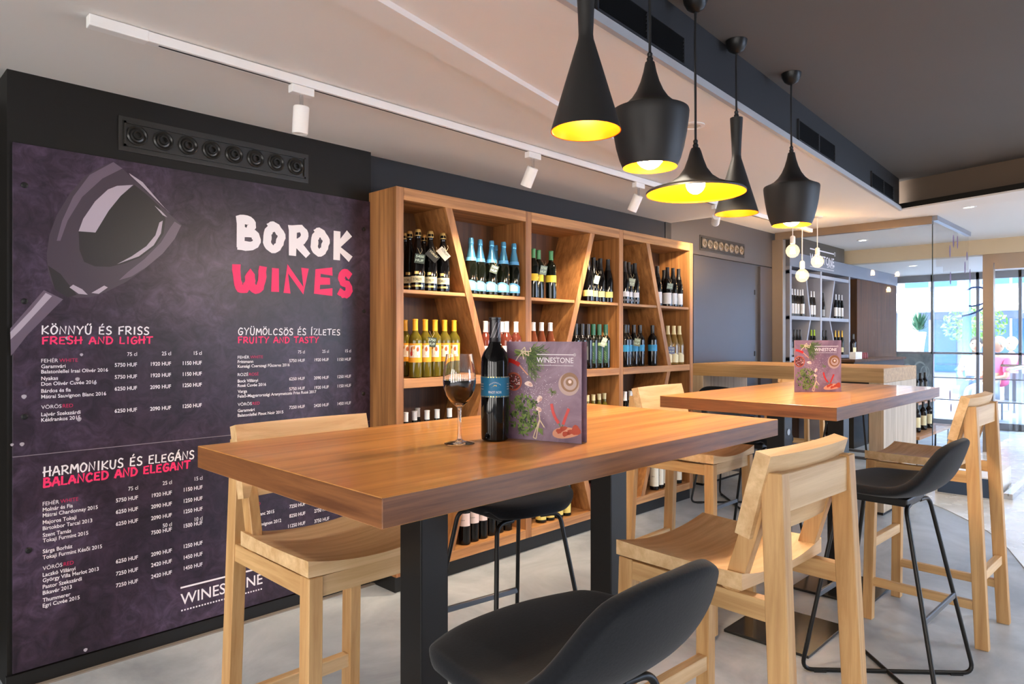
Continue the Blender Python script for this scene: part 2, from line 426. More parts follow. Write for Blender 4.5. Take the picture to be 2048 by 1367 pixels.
M_pink = mat('print_pink', (236, 44, 104), 0.6)
M_pinkd = mat('print_crimson', (190, 30, 86), 0.6)

# ================================================================== SETTING
CZ = 2.25; UZ = 2.49; HZ = 2.39
bm = B(); box(bm, (-5, -5, -0.1), (12.0, 4.2, 0)); struct('floor', bm, concrete('floor_concrete', (128, 136, 146), (160, 168, 177), (188, 195, 202), 1.6, 0.4))
# pale entrance tiles behind a curved border
arc = [(8.2, 1.60), (7.2, 1.58), (6.5, 1.54), (6.06, 1.415), (5.90, 1.257), (5.60, 1.034), (5.437, .926), (5.184, .798), (4.753, .646), (4.4, .53), (3.9, .42), (3.3, .34), (2.6, .28), (2.6, -4.8), (11.55, -4.8), (11.55, 1.60)]
bm = B(); prism(bm, arc, 'Z', 0.0, 0.004); struct('floor_entrance', bm, concrete('entrance_tile', (206, 205, 200), (224, 222, 216), (238, 237, 234), 3.0, 0.25))
# ceilings
low = [(-5, 4.0), (5.02, 4.0), (5.02, 2.5), (6.1, 1.62), (5.86, 0.75), (5.2, -4.9), (4.95, -4.9), (5.55, .744), (5.77, 1.535), (1.64, 1.285), (-5, .90)]
bm = B(); prism(bm, low, 'Z', CZ, CZ + 0.02); struct('ceiling_low', bm, M_white)
bm = B(); prism(bm, [(5.02, 4.0), (9.35, 4.0), (9.35, -4.9), (5.2, -4.9), (5.86, .75), (6.1, 1.62), (5.02, 2.5)], 'Z', HZ, HZ + 0.3); struct('ceiling_high', bm, M_white)
bm = B(); prism(bm, [(5.02, 4.0), (5.04, 4.0), (5.04, 2.5), (6.12, 1.62), (5.88, .75), (5.22, -4.9), (5.2, -4.9), (5.86, .75), (6.1, 1.62), (5.02, 2.5)], 'Z', CZ, HZ + 0.02); struct('ceiling_step', bm, M_white)
bm = B(); prism(bm, [(-5, 1.0), (5.9, 1.7), (5.9, .7), (5.2, -4.9), (-5, -4.9)], 'Z', UZ, UZ + 0.25); struct('ceiling_dark', bm, mat('ceiling_charcoal', (92, 88, 86), 0.85, noise=0.05, nscale=2))
bm = B(); box(bm, (9.35, -4.9, 2.22), (11.9, 4.2, 2.4)); struct('ceiling_entrance', bm, M_white)
bm = B(); prism(bm, [(-5, 4.0), (5.3, 4.0), (5.3, 2.3), (6.0, 1.62), (5.9, .7), (5.2, -4.9), (12.0, -4.9), (12.0, 4.2), (-5, 4.2)], 'Z', HZ + 0.3, HZ + .34); struct('ceiling_slab', bm, M_white)
# fascia of the drop, with its pale edge strip, and the far end of the recess
bm = B(); prism(bm, [(-5, .905), (1.64, 1.29), (5.77, 1.54), (5.79, 1.56), (1.64, 1.32), (-5, .935)], 'Z', CZ + 0.012, UZ); struct('ceiling_fascia', bm, M_char)
bm = B(); prism(bm, [(-5, .885), (1.64, 1.272), (5.765, 1.52), (5.775, 1.54), (1.64, 1.292), (-5, .905)], 'Z', CZ - 0.004, CZ + 0.026); struct('trim_1', bm, mat('strip_grey', (170, 170, 174), 0.5))
bm = B(); prism(bm, [(5.55, .744), (5.77, 1.55), (5.90, 1.55), (5.68, .72), (5.08, -4.9), (4.95, -4.9)], 'Z', CZ + 0.012, CZ + 0.05); struct('trim_2', bm, M_dark)
bm = B(); prism(bm, [(5.66, .72), (5.88, 1.60), (5.93, 1.60), (5.72, .7), (5.12, -4.9), (5.06, -4.9)], 'Z', CZ + 0.02, UZ); struct('ceiling_recess_end', bm, mat('recess_brown', (96, 80, 66), 0.7))
# shallow step running across the low ceiling
bm = B(); prism(bm, [(-1.0, 1.19), (3.2, 2.05), (3.2, 2.16), (-1.0, 1.30)], 'Z', CZ - 0.02, CZ + 0.005); struct('trim_3', bm, M_white)
# walls
bm = B(); box(bm, (0.48, 3.03, 0.0), (2.03, 3.6, CZ)); struct('wall_board', bm, M_dark)
bm = B(); box(bm, (2.03, 3.085, 0), (5.0, 3.6, CZ)); struct('wall_shelf', bm, M_char)
bm = B(); box(bm, (-5, 3.45, 0), (0.48, 3.6, CZ)); struct('wall_recess', bm, M_dark)
M_steel = mat('door_grey_metal', (84, 80, 80), 0.42, metal=0.3, noise=0.05, nscale=3)
bm = B(); box(bm, (4.985, 3.10, 2.03), (7.34, 3.6, HZ)); box(bm, (4.985, 3.13, 0), (7.34, 3.6, 2.03)); struct('wall_doors', bm, M_steel)
bm = B(); box(bm, (4.96, 3.079, 2.04), (5.05, 3.12, CZ)); struct('dark_recess_strip', bm, M_black)  # black strip drawn for the darkness of the gap here
bm = B(); box(bm, (7.34, 3.30, 0), (12.0, 3.6, HZ)); struct('wall_shop', bm, M_char)
bm = B(); box(bm, (9.18, -4.9, 2.22), (9.35, 3.3, HZ)); struct('beam', bm, mat('beam_beige', (196, 178, 150), 0.7))
# unseen walls behind and beside the camera; window openings added to shape the daylight
M_plain = mat('plain_wall', (178, 172, 168), 0.8)
def daylight_wall(name, axis, c, lo, hi, wins, z0=.35, z1=2.3):
    bm = B()
    def seg(a, b_, za, zb):
        if b_ - a > .001: box(bm, *(((a, c - .1, za), (b_, c, zb)) if axis == 'X' else ((c - .1, a, za), (c, b_, zb))))
    seg(lo, hi, 0, z0); seg(lo, hi, z1, UZ + .3); x = lo
    for a, b_ in wins: seg(x, a, z0, z1); x = b_
    seg(x, hi, z0, z1); struct(name, bm, M_plain)
    for a, b_ in wins:
        ld = bpy.data.lights.new('added_window_portal', 'AREA'); ld.shape = 'RECTANGLE'; ld.size = b_ - a; ld.size_y = z1 - z0; ld.cycles.is_portal = True
        lo_ = bpy.data.objects.new('added_window_portal', ld); COL.objects.link(lo_)
        m = (a + b_) / 2; lo_.location = (m, c - .05, (z0 + z1) / 2) if axis == 'X' else (c - .05, m, (z0 + z1) / 2)
        lo_.rotation_euler = (PI / 2, 0, PI if axis == 'X' else PI / 2)
ADDED_WINS_X = [(-4.2, -3.0), (4.6, 7.2), (7.6, 10.2)]
ADDED_WINS_Y = [(-4.2, -3.0), (-2.2, -1.0), (-.2, 1.0), (1.6, 2.8)]
daylight_wall('wall_right', 'X', -5.0, -5.0, 12.0, ADDED_WINS_X)
daylight_wall('wall_back', 'Y', -5.0, -5.0, 3.6, ADDED_WINS_Y)
# baseboards
bm = B(); box(bm, (0.475, 3.012, 0.0), (2.016, 3.03, 0.058)); struct('baseboard_board', bm, M_black2)
bm = B(); box(bm, (0.475, 2.99, 0.0), (2.03, 3.012, 0.006)); struct('trim_5', bm, mat('grey_profile', (120, 112, 104), 0.5))
bm = B(); box(bm, (4.985, 3.115, 0.0), (7.1, 3.13, 0.09)); struct('baseboard_doors', bm, M_black2)
# flush metal doors
for i, (a, b_) in enumerate(((x_at(1387, 3.1), x_at(1511, 3.1)), (x_at(1521, 3.1), 7.30))):
    bm = bx((a + .005, 3.10, 0.10), (b_ - .01, 3.135, 2.02), 0.003)
    d = struct('door_%d' % (i + 1), bm, mat('door_sheet', (70, 71, 80), 0.36, metal=0.4, noise=0.06, nscale=2))
    for zz in ((0.5, 1.1, 1.72) if i == 0 else ()):
        bm = B(); box(bm, (b_ - .03, 3.092, zz), (b_ - .012, 3.10, zz + .05)); obj('hinge', bm, M_black2, d)

# ================================================================== MENU BOARD
BY = 3.03
M_slate = slate('slate_print')
board = thing('menu_board', 'large purple wine menu board with white and pink lettering on the dark wall', 'menu board', (0, 0, 0))
seam = 0.847
def panel_seg(z0, z1): return bx((0.495, 3.018, z0), (2.0165, 3.0295, z1), 0.0008, 1)
obj('upper_panel', panel_seg(seam + .0015, 1.987), M_slate, board)
obj('lower_panel', panel_seg(0.062, seam - .0015), M_slate, board)
PY = 3.0172
obj('panel_joint', bx((0.495, 3.0205, seam - .0014), (2.0165, 3.0285, seam + .0014)), mat('joint_grey', (150, 138, 146), .5), board)
RX = Vector((1, 0, 0)); UP = Vector((0, 0, 1))
def bp(px, py): v = at_y(px, py, PY); return v
def cap_m(px, py, hpx):
    r = ray(px, py); return hpx * (PY / r[1]) / FPX
# screws
bm = B()
for px, py in ((49, 370), (49, 602), (49, 833), (728, 458), (728, 622), (727, 787), (728, 950), (57, 1100)):
    v = bp(px, py); lathe_b = B()
    lathe(lathe_b, [(0, 0), (.011, 0), (.011, .002), (.006, .004), (0, .0035)], 12)
    for q in lathe_b.verts: q.co = Vector((v.x + q.co.x, PY - q.co.z, v.z + q.co.y))
    tmp = bpy.data.meshes.new('t'); lathe_b.to_mesh(tmp); lathe_b.free(); bm.from_mesh(tmp); bpy.data.meshes.remove(tmp)
obj('screw_heads', bm, M_black2, board)
# printed wine glass lying across the upper corner
M_g1 = mat('print_glass_body', (60, 48, 61), 0.4); M_g2 = mat('print_wine', (30, 26, 28), 0.4); M_g3 = mat('print_highlight', (168, 156, 170), 0.4); M_g4 = mat('print_glass_edge', (98, 84, 100), 0.4); M_g5 = mat('print_haze', (112, 104, 116), 0.4)
def zp(x, y, k=0): v = bp(x / 2.734, 130 + y / 2.734); return Vector((v.x, PY + 0.0006 - 0.0002 * k, v.z))
bm = B()
outer = [(620, 530), (540, 560), (460, 610), (380, 705), (310, 820), (270, 930), (256, 1030), (262, 1130), (285, 1195), (335, 1245), (420, 1272), (500, 1268), (580, 1240), (690, 1185), (790, 1115), (870, 1035), (930, 960), (995, 875), (900, 790), (760, 650), (680, 575)]
poly(bm, [zp(x, y, 0) for x, y in outer], 0)
poly(bm, [zp(x, y, 1) for x, y in [(735, 655), (800, 705), (870, 770), (905, 840), (895, 920), (850, 990), (770, 1050), (680, 1085), (600, 1102), (520, 1100), (460, 1075), (435, 1010), (430, 910), (520, 912), (590, 795), (660, 715)]], 1)
poly(bm, [zp(x, y, 2) for x, y in [(590, 680), (640, 660), (728, 655), (660, 715), (595, 795), (522, 915), (430, 908), (455, 840), (520, 745)]], 2)
poly(bm, [zp(x, y, 2) for x, y in [(990, 878), (955, 950), (890, 1030), (800, 1105), (720, 1155), (650, 1176), (700, 1130), (790, 1060), (880, 970), (930, 890), (955, 855)]], 3)
poly(bm, [zp(x, y, 2) for x, y in [(890, 850), (880, 920), (840, 985), (760, 1045), (640, 1088), (720, 1045), (800, 990), (850, 930), (872, 860)]], 2)
poly(bm, [zp(x, y, 2) for x, y in [(620, 530), (670, 565), (560, 620), (450, 720), (370, 850), (330, 960), (310, 960), (340, 850), (400, 720), (490, 600)]], 3)
poly(bm, [zp(x, y, 1) for x, y in [(262, 1095), (330, 1140), (420, 1255), (370, 1270), (300, 1225)]], 1)
poly(bm, [zp(x, y, 2) for x, y in [(400, 1200), (450, 1225), (480, 1255), (430, 1250), (380, 1215)]], 2)
poly(bm, [zp(x, y, 2) for x, y in [(500, 1245), (570, 1205), (590, 1215), (540, 1250)]], 2)
poly(bm, [zp(x, y, 0) for x, y in [(240, 1230), (345, 1280), (150, 1475), (60, 1590), (56, 1440)]], 3)
poly(bm, [zp(x, y, 1) for x, y in [(250, 1245), (285, 1262), (110, 1450), (58, 1500), (56, 1460), (170, 1340)]], 2)
poly(bm, [zp(x, y, 2) for x, y in [(705, 590), (780, 640), (900, 780), (935, 815), (770, 655), (715, 605)]], 2)
poly(bm, [zp(x, y, 2) for x, y in [(845, 768), (880, 795), (915, 832), (890, 820)]], 2)
obj('wine_glass_print', bm, [M_g1, M_g2, M_g3, M_g4, M_g5], board)
# chips of chalk printed on the slate
bm = B()
for px, py, r_ in ((135, 676, 4), (155, 758, 4), (48, 793, 4.5), (190, 766, 3), (158, 838, 4.5), (24, 889, 3), (44, 888, 4), (171, 1299, 3.6), (163, 709, 3)):
    v = bp(px, py); rr = cap_m(px, py, r_); poly(bm, [(v.x + rr * math.cos(a) * (1 + .3 * math.sin(3 * a)), PY, v.z + rr * math.sin(a)) for a in [k * PI / 4 for k in range(8)]])
obj('chalk_chips_print', bm, mat('print_chalk', (170, 162, 172), 0.6), board)
# big brush title
def brush_at(bm, body, x0, y0, x1, h, wk, mi=0, seed=1, bounce=.05, jit=.18, only=None):
    a = bp(x0, y0); hm = cap_m(x0, y0, h); b1 = at_y(x1, y0, PY); brush_text(bm, body, a, RX, UP, hm, b1.x - a.x, wk, mi, jit, bounce, seed, only)
bm = B()
for ch, (x0, yb, x1, yt) in zip('BOROK', ((1285, 1002, 1425, 838), (1437, 1022, 1558, 868), (1572, 1046, 1698, 885), (1698, 1042, 1800, 900), (1818, 1070, 1928, 912))):
    a = bp(x0 / 2.734, 130 + yb / 2.734); c = bp(x1 / 2.734, 130 + yt / 2.734)
    wk = 0.0195
    for s_i, st in enumerate(BR[ch]): stroke(bm, [(wk * .8 + px * (c.x - a.x - 1.6 * wk), wk * .8 + py * (c.z - a.z - 1.6 * wk)) for px, py in st], wk, a, RX, UP, 0, 0.16, ord(ch) + s_i, ch in 'BRO')
t1 = obj('title_lettering', bm, M_letter, board)
bm = B()
for ch, (x0, yb, x1, yt) in zip('WINES', ((1265, 1240, 1462, 1095), (1482, 1245, 1530, 1105), (1542, 1252, 1692, 1105), (1712, 1258, 1832, 1108), (1842, 1268, 1930, 1120))):
    a = bp(x0 / 2.734, 130 + yb / 2.734); c = bp(x1 / 2.734, 130 + yt / 2.734)
    wk = 0.0195
    for s_i, st in enumerate(BR[ch]): stroke(bm, [(wk * .8 + px * (c.x - a.x - 1.6 * wk), wk * .8 + py * (c.z - a.z - 1.6 * wk)) for px, py in st], wk, a, RX, UP, 0, 0.16, 7 * ord(ch) + s_i, ch in 'WS')
obj('subtitle_lettering', bm, M_pink, board)
# section headings
for body, x0, y0, x1, h, wk, sd, m in (('KÖNNYŰ ÉS FRISS', 83, 667.5, 298, 16.5, .085, 3, M_letter), ('FRESH AND LIGHT', 84, 687.5, 305, 15, .11, 4, M_pink), ('GYÜMÖLCSÖS ÉS ÍZLETES', 476, 669, 680, 13, .085, 5, M_letter),
                                ('FRUITY AND TASTY', 476, 685.5, 637, 12, .11, 6, M_pink), ('HARMONIKUS ÉS ELEGÁNS', 87, 952.5, 388, 18, .085, 8, M_letter), ('BALANCED AND ELEGANT', 87, 973.5, 380, 17, .12, 9, M_pink)):
    for wi in range(len(body.split())):
        bm = B(); brush_at(bm, body, x0, y0, x1, h, wk, seed=sd, only=wi); o = obj('heading_lettering', bm, m, board)
        if m is M_pink: o['label'] = 'pink brush heading word'
# lists, one part per printed line
def nat(body, bold): vs, _ = text_polys(body, bold); return max(v[0] for v in vs) - min(v[0] for v in vs)
def span(x0, x1, y): return at_y(x1, y, PY).x - at_y(x0, y, PY).x
def line(kind, body, px, py, hpx, kx, align='L', bold=0.012, m=None):
    bm = B(); w = nat(body, bold) * kx; put_text(bm, body, bp(px, py), RX, UP, cap_m(px, py, hpx), w, align, bold)
    obj(kind, bm, m or M_letter, board); return w
def head(px, py, h, kx, a, b_):
    w = line('grape_colour_lettering', a, px, py, h, kx, 'L', 0.0); c = cap_m(px, py, h); bm = B()
    put_text(bm, b_, bp(px, py) + RX * (w + c * 0.28), RX, UP, c, nat(b_, 0.0) * kx, 'L', 0.0)
    o = obj('grape_colour_lettering', bm, M_pinkd, board); o['label'] = 'crimson word ' + b_
def price(v, x, y, h, kx): line('price_lettering', '%d HUF' % v, x, y, h, kx, 'R')
def size(v, x, y, h, kx): line('size_lettering', v, x, y, h, kx, 'R', 0.005)
def wine(s, x, y, h, kx): line('wine_name_lettering', s, x, y, h, kx)
HL = 7.6; KL = span(82.5, 216, 745) / nat('Balatonlellei Irsai Olivér 2016', .012); KP = span(229.5, 274, 731) / nat('5750 HUF', .012)
head(82.5, 724.5, HL, KL * 1.05, 'FEHÉR', 'WHITE'); head(82.5, 817.5, HL, KL * 1.05, 'VÖRÖS', 'RED')
for s, y in (('Garamvári', 736), ('Balatonlellei Irsai Olivér 2016', 746.5), ('Nyakas', 760), ('Don Olivér Cuvée 2016', 771), ('Bárdos és fia', 785), ('Mátrai Sauvignon Blanc 2016', 796.5), ('Lajvér Szekszárdi', 832), ('Kékfrankos 2015', 843)): wine(s, 82.5, y, HL, KL)
for s, x, y in (('75 cl', 274, 711), ('25 cl', 342, 709.8), ('15 cl', 403.5, 709)): size(s, x, y, HL, KP)
for ys, ps in (((732, 730, 728.5), (5750, 1920, 1150)), ((755.6, 752.5, 750), (5750, 1920, 1150)), ((778.6, 775.5, 772), (6250, 2090, 1250)), ((822, 818, 813), (6250, 2090, 1250))):
    for x, y, p_ in zip((274, 342, 403.5), ys, ps): price(p_, x, y, HL, KP)
HR = 6.2; KL = span(476, 633, 795) / nat('Felső-Magyarországi Aranymetszés Friss Rozé 2017', .012); KP = span(578.5, 609.7, 723) / nat('5750 HUF', .012)
head(475.5, 717, HR, KL * 1.05, 'FEHÉR', 'WHITE'); head(475.5, 751.8, HR, KL * 1.05, 'ROZÉ', 'ROSÉ'); head(475.5, 811.4, HR, KL * 1.05, 'VÖRÖS', 'RED')
for s, y in (('Frittmann', 725.8), ('Kunsági Cserszegi Fűszeres 2016', 735), ('Bock Villányi', 764.6), ('Rosé Cuvée 2016', 773.7), ('Varga', 785.4), ('Felső-Magyarországi Aranymetszés Friss Rozé 2017', 795), ('Garamvári', 823.8), ('Balatonlellei Pinot Noir 2015', 833.3)): wine(s, 475.5, y, HR, KL)
for s, x, y in (('75 cl', 609.7, 706), ('25 cl', 657.6, 705), ('15 cl', 702, 704)): size(s, x, y, HR, KP)
for ys, ps in (((723, 721.4, 720.7), (5750, 1920, 1150)), ((759, 757, 754.7), (6250, 2090, 1250)), ((778.5, 776, 773), (5750, 1920, 1150)), ((815, 811.4, 807.8), (7250, 2420, 1450))):
    for x, y, p_ in zip((609.7, 657.6, 702), ys, ps): price(p_, x, y, HR, KP)
KL = span(85.5, 204, 1118) / nat('Tokaji Furmint Késői 2015', .012); KP = span(232, 276, 997) / nat('5750 HUF', .012)
head(85.5, 1011, 8, KL * 1.05, 'FEHÉR', 'WHITE'); head(85.5, 1140, 8, KL * 1.05, 'VÖRÖS', 'RED')
for s, y in (('Molnár és Fia', 1022.7), ('Mátrai Chardonnay 2015', 1034), ('Majoros Tokaji', 1048), ('Birtokbor Tarcal 2013', 1060), ('Szent Tamás', 1073.6), ('Tokaji Furmint 2015', 1084.5), ('Sárga Borház', 1106), ('Tokaji Furmint Késői 2015', 1118), ('Laczkó Villányi', 1153), ('György Villa Merlot 2013', 1164), ('Pastor Szekszárdi', 1177), ('Bikavér 2013', 1189), ('Thummerer', 1203.5), ('Egri Cuvée 2015', 1214.5)): wine(s, 85.5, y, 8, KL)
for s, x, y in (('75 cl', 276, 978), ('25 cl', 343.6, 967), ('15 cl', 405, 958.5), ('50 cl', 343.6, 1051), ('10 cl', 405, 1039)): size(s, x, y, 7.8, KP)
for p_, x, y in ((5750, 276, 997.5), (6250, 276, 1020), (6250, 276, 1043.5), (6250, 276, 1117), (7250, 276, 1141), (7250, 276, 1164),
                 (1920, 343.6, 988), (2090, 343.6, 1010), (2090, 343.6, 1032.5), (7500, 343.6, 1061), (2090, 343.6, 1103.5), (2420, 343.6, 1124.5), (2420, 343.6, 1147),
                 (1150, 405, 977), (1250, 405, 999), (1250, 405, 1020), (1500, 405, 1048), (1250, 405, 1088), (1450, 405, 1110), (1450, 405, 1131)): price(p_, x, y, 7.8, KP)
KL = span(506, 574, 1054) / nat('ernet Sauvignon 2012', .012); KP = span(579, 610.5, 1010) / nat('7250 HUF', .012)
head(476, 1017.5, 7, KL * 1.05, 'VÖRÖS', 'RED')
for s, y in (('Szekszárdi', 1028), ('Cabernet Franc 2015', 1038), ('Thummerer', 1050), ('Cabernet Sauvignon 2012', 1059.5), ('Villányi', 1071), ('Cuvée 2015', 1081.5)): wine(s, 480, y, 7, KL)
for p_, x, y in ((7250, 610.5, 1010), (8250, 610.5, 1028.5), (11250, 610.5, 1048), (2420, 658.5, 1000), (2750, 658.5, 1019), (3750, 658.5, 1039)): price(p_, x, y, 7, KP)
def logo(bm, o, r, u, width, mi=0, dots=True, bold=0.0):
    """the WINESTONE mark: bar above, capitals, dotted line below, circled R"""
    o = Vector(o); r = Vector(r); u = Vector(u); c = width * 0.135
    put_text(bm, 'WINESTONE', o, r, u, c, width, 'L', bold, mi)
    def q(x0, y0, x1, y1): poly(bm, [o + r * x0 + u * y0, o + r * x1 + u * y0, o + r * x1 + u * y1, o + r * x0 + u * y1], mi)
    q(0, c * 1.42, width, c * 1.57)
    if dots:
        n = 30
        for i in range(n):
            x = width * (i + .5) / n; s = width / n * .27; q(x - s, -c * .5 - s, x + s, -c * .5 + s)
    R_ = c * .26; cx, cy = width * 1.035, c * 1.5
    pts = [(math.cos(k * PI / 8), math.sin(k * PI / 8)) for k in range(16)]
    for i in range(16):
        a, b_ = pts[i], pts[(i + 1) % 16]
        poly(bm, [o + r * (cx + a[0] * R_) + u * (cy + a[1] * R_), o + r * (cx + b_[0] * R_) + u * (cy + b_[1] * R_), o + r * (cx + b_[0] * R_ * .8) + u * (cy + b_[1] * R_ * .8), o + r * (cx + a[0] * R_ * .8) + u * (cy + a[1] * R_ * .8)], mi)
    put_text(bm, 'R', o + r * cx + u * (cy - R_ * .45), r, u, R_ * .95, None, 'C', 0.0, mi)
bm = B(); a = bp(361, 1209.5); b1 = at_y(525, 1168, PY); logo(bm, a, RX, UP, b1.x - a.x, bold=0.006); obj('logo_lettering', bm, M_letter, board)

# ================================================================== AIR NOZZLE BARS
def nozzle_bar(label, x0, x1, z0, z1, Y, n, m_plate, m_noz):
    t = thing('air_nozzle_bar', label, 'air vent', ((x0 + x1) / 2, Y, (z0 + z1) / 2)); w = (x1 - x0) / 2; h = (z1 - z0) / 2
    obj('mounting_plate', bx((-w, -.006, -h), (w, 0, h), .002), m_plate, t)
    bm = B(); iw, ih = w * .955, h * .72
    for lo, hi in (((-iw, -.014, -ih), (iw, -.006, -ih + .008)), ((-iw, -.014, ih - .008), (iw, -.006, ih)), ((-iw, -.014, -ih), (-iw + .008, -.006, ih)), ((iw - .008, -.014, -ih), (iw, -.006, ih))): box(bm, lo, hi)
    obj('rim', bm, m_plate, t)
    s = 2 * iw / n
    for i in range(n):
        bm = B(); lathe(bm, [(s * .40, .006), (s * .40, .012), (s * .34, .016), (s * .26, .010), (s * .20, .012), (s * .17, .022), (s * .12, .022), (s * .115, .004), (0, .003)], 24)
        cx = -iw + s * (i + .5)
        for v in bm.verts: v.co = Vector((cx + v.co.x, -v.co.z, v.co.y))
        nz = obj('nozzle', bm, m_noz, t, True)
        bm = B(); lathe(bm, [(s * .113, .0055), (0, .0055)], 20)
        for v in bm.verts: v.co = Vector((cx + v.co.x, -v.co.z, v.co.y))
        obj('throat', bm, mat('throat_black', (6, 6, 6), 0.9), nz)
    return t
p0 = at_y(236, 226, 3.03); p1 = at_y(616, 362, 3.03); q0 = at_y(236, 300, 3.03)
nozzle_bar('long black air nozzle bar above the purple menu board', p0.x, p1.x, q0.z, p0.z - .008, 3.03, 8, mat('vent_plate', (36, 34, 31), 0.4), mat('vent_nozzle', (30, 29, 27), 0.28))
p0 = at_y(1399, 469, 3.10); p1 = at_y(1488, 484, 3.10); q0 = at_y(1399, 500, 3.10)
nozzle_bar('grey air nozzle bar above the flush metal doors', p0.x, p1.x, q0.z, p0.z, 3.10, 8, mat('vent_plate_grey', (40, 37, 34), 0.45), mat('vent_nozzle_grey', (112, 102, 90), 0.3))

# ================================================================== WALL SHELF
sh = thing('wine_shelf', 'walnut wall shelf with slanted dividers full of wine bottles', 'shelf', (2.018, 2.79, 0))
SX, SY = 2.018, 2.79
def spart(name, lo, hi, m, w=.0015): return obj(name, bx((lo[0] - SX, lo[1] - SY, lo[2]), (hi[0] - SX, hi[1] - SY, hi[2]), w, 1), m, sh)
OBST = []; PLACED = []
XS = [(2.018, 2.064), (2.958, 3.008), (3.902, 3.950), (4.851, 4.900)]
for i, (a, b_) in enumerate(XS): spart('upright', (a, 2.79 + (.001 if 0 < i < 3 else 0), .085), (b_, 3.078, 2.035), M_shZ)
for (a, b_), (c, d) in zip(XS, XS[1:]):
    spart('top_board', (b_, 2.79, 1.972), (c, 3.07, 2.035), M_shX)
    spart('middle_board', (b_, 2.79, 1.025), (c, 3.07, 1.073), M_shX)
    spart('bottom_board', (b_, 2.79, .085), (c, 3.07, .137), M_shX)
for a, b_ in XS: OBST.append((0, 2.1, (a + b_) / 2, (a + b_) / 2, .025))
spart('back_panel', (2.06, 3.07, .085), (4.86, 3.082, 2.03), wood('shelf_back', (62, 38, 20), (112, 72, 42), 'Z', 0.55, 22, 0.04, band=.5))
spart('plinth', (2.03, 2.818, 0), (4.90, 3.07, .085), M_black2)
DIV = [(2.360, 2.648, 1), (3.604, 3.300, -1), (4.262, 4.555, 1)]
for bi, (xt, xm, sg) in enumerate(DIV):
    a, b_ = XS[bi][1], XS[bi + 1][0]
    def dvd(z0, z1, xa, xb, y0=2.792, y1=3.068):
        bm = B(); hw = .0235; prism(bm, [(xa - hw - SX, z0), (xa + hw - SX, z0), (xb + hw - SX, z1), (xb - hw - SX, z1)], 'Y', y0 - SY, y1 - SY); obj('slanted_divider', bm, M_shZ, sh); OBST.append((z0, z1, xa, xb, hw))
    dvd(1.073, 1.972, xm, xt); dvd(.137, 1.025, [2.376, 3.606, 4.196][bi], [2.640, 3.300, 4.545][bi])
    for z, zz in ((1.505, 1.524), (.575, .594)):
        xd = xm + (xt - xm) * (z - 1.073) / .9 if z > 1 else [2.376, 3.606, 4.196][bi] + ([2.640, 3.300, 4.545][bi] - [2.376, 3.606, 4.196][bi]) * (z - .137) / .888
        spart('shelf_board', (a, 2.798, z), (xd - .022, 3.07, zz), M_shX); spart('shelf_board', (xd + .022, 2.798, z), (b_, 3.07, zz), M_shX)

# ================================================================== BOTTLES
PROF = {
 'bordeaux': [(0, .004), (.030, 0), (.0365, .004), (.0375, .02), (.0375, .19), (.0365, .203), (.031, .217), (.020, .230), (.0150, .243), (.0143, .262), (.0143, .296), (.0155, .297), (.0155, .302), (.013, .303), (0, .303)],
 'burgundy': [(0, .004), (.031, 0), (.039, .004), (.040, .02), (.040, .135), (.0385, .160), (.031, .195), (.022, .225), (.0160, .250), (.0145, .270), (.0145, .296), (.0155, .297), (.0155, .302), (0, .303)],
 'sparkling': [(0, .004), (.035, 0), (.043, .004), (.0445, .02), (.0445, .13), (.042, .160), (.034, .200), (.024, .235), (.0170, .262), (.0155, .280), (.018, .284), (.018, .290), (.0165, .296), (.0175, .305), (.0150, .314), (0, .315)],
 'square': [(0, .004), (.030, 0), (.0345, .004), (.0350, .02), (.0350, .19), (.0335, .203), (.024, .214), (.0165, .224), (.0160, .232), (.0165, .285), (.0165, .300), (0, .301)],
}
for k_, f_ in (('bordeaux', .92), ('burgundy', .92), ('sparkling', .84), ('square', .93)): PROF[k_] = [(r * f_, z) for r, z in PROF[k_]]
PROF['slim'] = [(r * .60, z) for r, z in PROF['burgundy']]
M_bg = mat('bottle_dark_glass', (12, 15, 9), 0.05, spec=0.4)
M_bk = mat('bottle_black_glass', (8, 7, 8), 0.05, spec=0.4)
def wine_mat(n, c): return mat(n, c, 0.05, spec=0.5)
M_wwine = wine_mat('bottle_white_wine', (92, 82, 20)); M_rose = wine_mat('bottle_rose_wine', (104, 46, 34)); M_pale = wine_mat('bottle_pale_wine', (120, 92, 44))
def lbl_patch(bm, r, z0, z1, half, mi=0, n=16, a=-PI / 2, wave=0.0):
    """curved paper wrapped on the bottle, facing local -Y"""
    vs = []
    for i in range(n + 1):
        t = -half + 2 * half * i / n; zz = z1 + wave * math.cos(t / half * PI / 2 * 1.4)
        vs.append((bm.verts.new((r * math.cos(a + t), r * math.sin(a + t), z0)), bm.verts.new((r * math.cos(a + t), r * math.sin(a + t), zz))))
    for p, q in zip(vs, vs[1:]): bm.faces.new((p[0], q[0], q[1], p[1])).material_index = mi
def curved_text(bm, body, r, z, cap, a=-PI / 2, width=None, mi=0, bold=0.0):
    vs, fs = text_polys(body, bold); x0 = min(v[0] for v in vs); x1 = max(v[0] for v in vs); k = cap / CAP; kx = k if width is None else width / (x1 - x0); c = (x0 + x1) / 2
    bv = [bm.verts.new((r * math.cos(a + (x - c) * kx / r), r * math.sin(a + (x - c) * kx / r), z + y * k)) for x, y in vs]
    for f in fs:
        try: bm.faces.new([bv[i] for i in f]).material_index = mi
        except ValueError: pass
